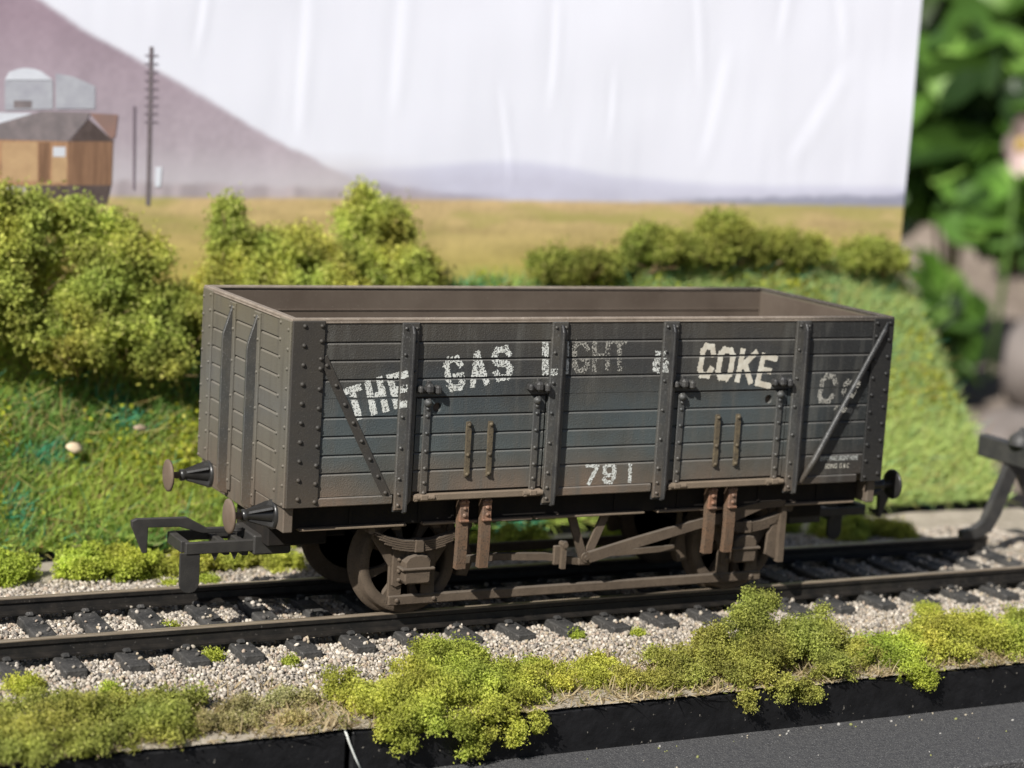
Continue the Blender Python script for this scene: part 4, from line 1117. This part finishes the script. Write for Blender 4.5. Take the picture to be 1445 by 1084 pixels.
tr = 4.40 + .06 * fbm(P3, 4, 409, 3); c = lay(c, (.40, .34, .36) * (1 + .25 * vnoise(P3 * np.array([7, 1, 1.2]), 1, 410)[:, None]), soft(tr - z, .10) * soft(1.8 - x, 1.5) * .8)
hor = np.interp(x, [-9, -2.9, 2.3, 11.5], [4.13, 4.18, 4.27, 4.34]) + .012 * fbm(P3, 4, 411, 2)
ft = np.clip((z - 2.8) / 1.5, 0, 1)[:, None]
st = fbm(P3 * np.array([.5, 1, 5]), 1.6, 412, 4)[:, None]
fc = (np.array([(.40, .335, .085)]) * (1 - ft) + np.array([(.53, .385, .205)]) * ft) * (1 + .26 * st + .07 * fine)
fc = lay(fc, (.34, .33, .09), np.clip(fbm(P3 * np.array([.6, 1, 2.5]), 1.2, 413, 3) * 1.6, 0, .6)[:, None])
c = lay(c, fc, soft(hor - z, .07))
inv(arr_mesh('paper_sheet', V, np.stack([i, i + len(zs), i + len(zs) + 1, i + 1], 1), attr_mat('printed_paper', .55, 0, .3), np.clip(c, .01, .95), smooth=True))
m = MB(); m.cbox((1.225, 8.12, 4.8), (20.49, .06, 10.44), .01); inv(m.build('backing_board', weathered('white_board_edge', (.72, .72, .70), rough=.7, bump=0)))
def printed(name, poly, mat, layer, parent=None):
    """one printed shape: finely divided so that it follows the paper's surface"""
    bm = bmesh.new()
    bm.faces.new([bm.verts.new((x, 0, z)) for x, z in poly])
    bmesh.ops.triangulate(bm, faces=bm.faces[:])
    for _ in range(6):
        lg = [e for e in bm.edges if e.calc_length() > .35]
        if not lg: break
        bmesh.ops.subdivide_edges(bm, edges=lg, cuts=1); bmesh.ops.triangulate(bm, faces=[f for f in bm.faces if len(f.verts) > 3])
    Q = np.array([(v.co.x, v.co.z) for v in bm.verts])
    yy = 8.03 + paper_y(Q) - .003 - .0009 * layer
    for v, y_ in zip(bm.verts, yy): v.co.y = y_
    for f in bm.faces:
        f.normal_update()
        if f.normal.y > 0: f.normal_flip()
        f.smooth = True
    me = bpy.data.meshes.new(name); bm.to_mesh(me); bm.free(); me.materials.append(mat)
    o = bpy.data.objects.new(name, me); COL.objects.link(o)
    if parent is None: inv(o)
    else: o.parent = parent; 
    return o
def ink(name, a, b=None, sc=1.5, stretch=None, zramp=None):
    return weathered(name, a, b or tuple(c * .85 for c in a), sc, rough=.6, bump=0, stretch=stretch, zramp=zramp)
M_scrub = ink('ink_scrub', (.43, .37, .40), (.36, .31, .32), 4, (3, 1, .6))
M_wood = ink('ink_hut_boards', (.50, .29, .165), (.33, .19, .115), 9, (3, 1, .6))
M_wood2 = ink('ink_hut_gable_boards', (.27, .155, .095), (.17, .095, .06), 6, (3, 1, .25))
M_panel = ink('ink_pale_panel', (.55, .37, .21), (.46, .30, .17), 4)
M_dark = ink('ink_dark', (.07, .052, .048), (.12, .09, .085), 5)
M_roof = ink('ink_roof', (.26, .22, .225), (.19, .165, .17), 6)
M_roof2 = ink('ink_roof_red', (.30, .18, .15), (.24, .16, .14), 3)
M_works = ink('ink_pale_works', (.45, .46, .50), (.36, .36, .41), 4)
M_pale = ink('ink_pale', (.68, .70, .76), (.60, .62, .68), 3)
M_pole = ink('ink_pole', (.14, .115, .12), (.21, .18, .19), 6)
works = printed('printed_works', [(-5.09, 5.845), (-4.378, 5.879), (-4.368, 5.462), (-5.081, 5.411)], M_works, 5)
printed('dome', [(-5.09, 5.855), (-5.031, 5.971), (-4.9, 6.025), (-4.782, 6.045), (-4.65, 6.035), (-4.55, 6.005), (-4.379, 5.889)], M_pale, 5, works)
printed('annexe', [(-4.339, 5.985), (-4.083, 5.956), (-3.736, 5.826), (-3.726, 5.489), (-4.326, 5.464)], M_works, 5, works)
printed('shed_roof', [(-5.85, 5.22), (-5.4, 5.37), (-4.683, 5.386), (-4.848, 5.255), (-5.568, 4.979), (-5.85, 4.99)], M_pale, 4, works)
printed('window', [(-4.95, 5.56), (-4.68, 5.57), (-4.68, 5.46), (-4.95, 5.45)], M_roof, 6, works)
hut = printed('printed_hut', [(-5.773, 4.972), (-4.122, 5.01), (-4.115, 4.333), (-5.761, 4.291)], M_wood, 7)
printed('gable_wall', [(-4.121, 4.989), (-3.44, 5.013), (-3.443, 4.35), (-4.115, 4.333)], M_wood2, 7, hut)
printed('pale_panel', [(-5.113, 4.944), (-4.589, 4.962), (-4.575, 4.385), (-5.101, 4.371)], M_panel, 8, hut)
printed('door', [(-4.568, 4.963), (-4.398, 4.969), (-4.394, 4.368), (-4.553, 4.364)], M_wood2, 8, hut)
printed('pale_panel', [(-4.361, 4.749), (-4.137, 4.756), (-4.137, 4.375), (-4.351, 4.37)], M_panel, 8, hut)
printed('window', [(-4.35, 4.90), (-4.16, 4.905), (-4.16, 4.76), (-4.35, 4.755)], M_pale, 8, hut)
printed('roof', [(-5.9, 4.972), (-5.57, 5.062), (-4.536, 5.424), (-3.8, 5.433), (-3.851, 5.315), (-4.121, 4.989)], M_roof, 9, hut)
printed('roof', [(-3.811, 5.422), (-3.376, 5.419), (-3.41, 5.088), (-3.463, 5.044)], M_roof2, 9, hut)
printed('gable', [(-4.1, 5.0), (-3.819, 5.337), (-3.419, 5.013)], M_dark, 10, hut)
printed('stilts', [(-4.764, 4.317), (-3.453, 4.35), (-3.511, 4.07), (-4.663, 4.087)], M_dark, 8, hut)
M_post = ink('ink_post', (.22, .18, .21))
pole = printed('printed_telegraph_pole', [(-2.922, 6.457), (-2.864, 6.461), (-2.834, 4.063), (-2.900, 4.061)], M_pole, 8)
for k in range(9):
    z = 6.33 - .125 * k
    printed('crossarm', [(-2.99 + .003 * k, z - .014), (-2.78 + .003 * k, z - .006), (-2.78 + .003 * k, z + .010), (-2.99 + .003 * k, z + .002)], M_post, 9, pole)
printed('printed_post', [(-3.15, 5.556), (-3.105, 5.558), (-3.080, 4.295), (-3.111, 4.294)], ink('ink_post', (.22, .18, .21)), 8)
printed('printed_signal', [(-2.767, 4.649), (-2.666, 4.652), (-2.678, 4.348), (-2.768, 4.346)], M_pale, 8)
for o in list(bpy.data.objects):
    if o.parent and o.parent.name.startswith('printed_'): o.matrix_parent_inverse = Matrix.Identity(4)

# ------------------------------------------------------------------ garden beyond the layout
def garden_z(P):
    x, y = P[:, 0], P[:, 1]
    r = np.hypot(x + 12, y + 23)
    near = np.clip((r - 45) / 45, 0, 1)
    bank = np.clip((r - 150) / 60, 0, 1)
    return -30 + near * 19 + bank * 34 + 1.6 * fbm(P, .10, 101) * near

g2 = grid_obj('garden_soil', np.concatenate([np.arange(-300, 0, 12), np.arange(0, 110, 1.6), np.arange(110, 401, 12)]), np.concatenate([np.arange(-300, 0, 12), np.arange(0, 120, 1.6), np.arange(120, 401, 12)]), garden_z, M_garden)
tag(g2, kind='structure')

def leaf_plant(label, c, rad, n, size, seed, pal, cat='shrub'):
    rng = np.random.default_rng(seed)
    root = empty('garden_shrub', (c[0], c[1], c[2] - rad[2]))
    d = rng.normal(size=(n, 3)); d /= np.linalg.norm(d, axis=1)[:, None]
    P = d * np.array(rad) * (rng.random(n) ** .4)[:, None] + np.array([0, 0, rad[2]])
    nu, nv = 7, 3
    us = np.linspace(-1, 1, nu)
    T = []
    for u in us:
        w = (1 - abs(u) ** 2.2) * .55 * (1 - .25 * u)
        for v in (-1, 0, 1): T.append((u, v * w, -.18 * u * u + .12 * abs(v) * w * 2))
    T = np.array(T); k = len(T)
    face = rng.normal(size=(n, 3)) * .55 + np.array([-.35, -.5, .75]); face /= np.linalg.norm(face, axis=1)[:, None]
    a = np.cross(face, rng.normal(size=(n, 3))); a /= np.linalg.norm(a, axis=1)[:, None]; b = np.cross(face, a)
    s_ = size * rng.uniform(.55, 1.25, n)
    V = P[:, None, :] + s_[:, None, None] * (T[None, :, 0:1] * a[:, None] + T[None, :, 1:2] * b[:, None] + T[None, :, 2:3] * face[:, None])
    F = np.array([(i * 3 + j, (i + 1) * 3 + j, (i + 1) * 3 + j + 1, i * 3 + j + 1) for i in range(nu - 1) for j in range(2)])
    FF = (np.arange(n)[:, None, None] * k + F[None]).reshape(-1, 4)
    c_ = pal[rng.integers(len(pal), size=n)] * rng.uniform(.75, 1.2, (n, 1))
    arr_mesh('leaves', V.reshape(-1, 3), FF, M_leaf, np.repeat(c_, k, 0), root, True)
    mb = MB()
    for q in range(9):
        p = P[rng.integers(n)]
        mb.tube([(p[0] * .15, p[1] * .15, -rad[2] * .6), (p[0] * .5, p[1] * .5, p[2] * .5), tuple(p)], [.16, .12, .05], 6)
    mb.build('stems', weathered('green_stem', (.10, .12, .05), (.14, .10, .06), 1, rough=.8, bump=0), root)
    tag(root, label, cat)
    return root
LG = np.array([(.095, .20, .028), (.06, .13, .02), (.18, .32, .06), (.022, .05, .010)])
leaf_plant('tall leafy garden shrub beyond the right edge of the backdrop', (68.5, 77.4, 3.8), (4.2, 4.0, 6.6), 150, 2.7, 201, LG)
leaf_plant('darker garden shrub at the upper right corner behind the leafy one', (82.3, 88.4, 11.5), (6.5, 5, 6.5), 150, 3.0, 202, LG * .8)
leaf_plant('dense hedge added far behind the other garden plants, leaves darkened to act as shade', (98, 108, 4), (17, 6, 15), 420, 3.6, 205, LG * .22, 'hedge')  # added backing; near-black leaves stand in for deep shade between the shrubs
leaf_plant('low garden shrub growing right behind the end of the embankment', (62.6, 70.6, -7.4), (2.2, 2.2, 3.6), 55, 2.2, 203, LG * .8)
leaf_plant('bright leafy garden plant between the pink flower and the grey rock', (67.0, 69.6, -.6), (3.2, 2.5, 2.0), 60, 2.3, 204, LG * 1.15)
def rock(label, c, r, seed):
    rng = np.random.default_rng(seed)
    nu, nv = 20, 12; V = []
    for j in range(nv):
        ph = PI * j / (nv - 1)
        for i in range(nu):
            th = 2 * PI * i / nu; V.append((math.sin(ph) * math.cos(th), math.sin(ph) * math.sin(th), math.cos(ph)))
    V = np.array(V); V *= (1 + .35 * fbm(V, 1.3, seed, 3))[:, None]; V *= np.array(r)
    F = np.array([(j * nu + i, j * nu + (i + 1) % nu, (j + 1) * nu + (i + 1) % nu, (j + 1) * nu + i) for j in range(nv - 1) for i in range(nu)])
    o = arr_mesh('rock', V, F, M_rock, smooth=True); o.location = c
    tag(o, label, 'rock')
rock('large pale grey garden rock beside the low shrub', (60.6, 59.0, -7.2), (2.6, 2.2, 3.0), 301)
rock('brown garden rock half hidden below the grey one', (54.6, 54.0, -10.6), (3.0, 2.2, 1.9), 302)
fl = empty('flower', (62.9, 65.4, 3.6)); fl.scale = (1.6, 1.6, 1.6); tag(fl, 'pale pink flower at the right edge among the garden leaves', 'flower')
mb = MB()
for k in range(6):
    a = k * PI / 3; u = Vector((math.cos(a), -.45, math.sin(a))).normalized(); t = Vector((-math.sin(a), 0, math.cos(a)))
    mb._add([(0, 0, 0), u * .5 + t * .42, u * 1.1 + t * .30, u * 1.25, u * 1.1 - t * .30, u * .5 - t * .42], [[0, 1, 2, 3, 4, 5]], True)
mb.build('petals', weathered('pink_petal', (.72, .58, .52), (.62, .45, .42), 1, rough=.6, bump=0), fl)
mb = MB(); mb.dome((0, -.02, 0), (0, -1, 0), .3, .22, 10); mb.build('flower_centre', weathered('flower_centre', (.45, .32, .08), rough=.8, bump=0), fl)
mb = MB(); mb.tube([(0, .05, -.1), (.2, .3, -3), (.1, .5, -8)], .1, 6); mb.build('stem', weathered('flower_stem', (.08, .15, .03), rough=.7, bump=0), fl)

# ------------------------------------------------------------------ light, sky, camera
EL = math.radians(40.0); AZ = math.radians(57.0)          # azimuth from -y towards -x
S = Vector((-math.sin(AZ) * math.cos(EL), -math.cos(AZ) * math.cos(EL), math.sin(EL)))
w = bpy.data.worlds.new('World'); scene.world = w; w.use_nodes = True
nt = w.node_tree; nt.nodes.clear()
sk = nt.nodes.new('ShaderNodeTexSky'); sk.sky_type = 'NISHITA'; sk.sun_disc = False
sk.sun_elevation = EL; sk.sun_rotation = math.atan2(S.x, S.y)
bgn = nt.nodes.new('ShaderNodeBackground'); bgn.inputs['Strength'].default_value = .05
wo = nt.nodes.new('ShaderNodeOutputWorld')
nt.links.new(sk.outputs[0], bgn.inputs[0]); nt.links.new(bgn.outputs[0], wo.inputs[0])
sl = bpy.data.lights.new('sun', 'SUN'); sl.energy = 5.0; sl.angle = math.radians(.53); sl.color = (1.0, .965, .91)
so = bpy.data.objects.new('sun', sl); COL.objects.link(so); so.location = S * 40
so.rotation_euler = (-S).to_track_quat('-Z', 'Y').to_euler()

cam = bpy.data.cameras.new('camera'); co = bpy.data.objects.new('camera', cam); COL.objects.link(co)
r = Vector((0.89206338, -0.44805762, 0.05888377)); u = Vector((0.01748638, 0.16442565, 0.98623447)); f = Vector((0.45157187, 0.87875399, -0.15451301))
Mx = Matrix(((r.x, u.x, -f.x, -12.314), (r.y, u.y, -f.y, -22.8818), (r.z, u.z, -f.z, 6.6071), (0, 0, 0, 1)))
co.matrix_world = Mx
cam.sensor_width = 36; cam.sensor_fit = 'HORIZONTAL'; cam.lens = 36 * 2934.5 / 1445
cam.clip_start = .1; cam.clip_end = 1000
cam.dof.use_dof = True; cam.dof.focus_distance = 23.9; cam.dof.aperture_fstop = .33
scene.camera = co
scene.view_settings.view_transform = 'Standard'; scene.view_settings.look = 'None'
scene.view_settings.exposure = .50; scene.view_settings.gamma = 1.0; scene.view_settings.use_curve_mapping = False
scene.render.engine = 'CYCLES'
scene.cycles.max_bounces = 6; scene.cycles.diffuse_bounces = 3; scene.cycles.transparent_max_bounces = 4
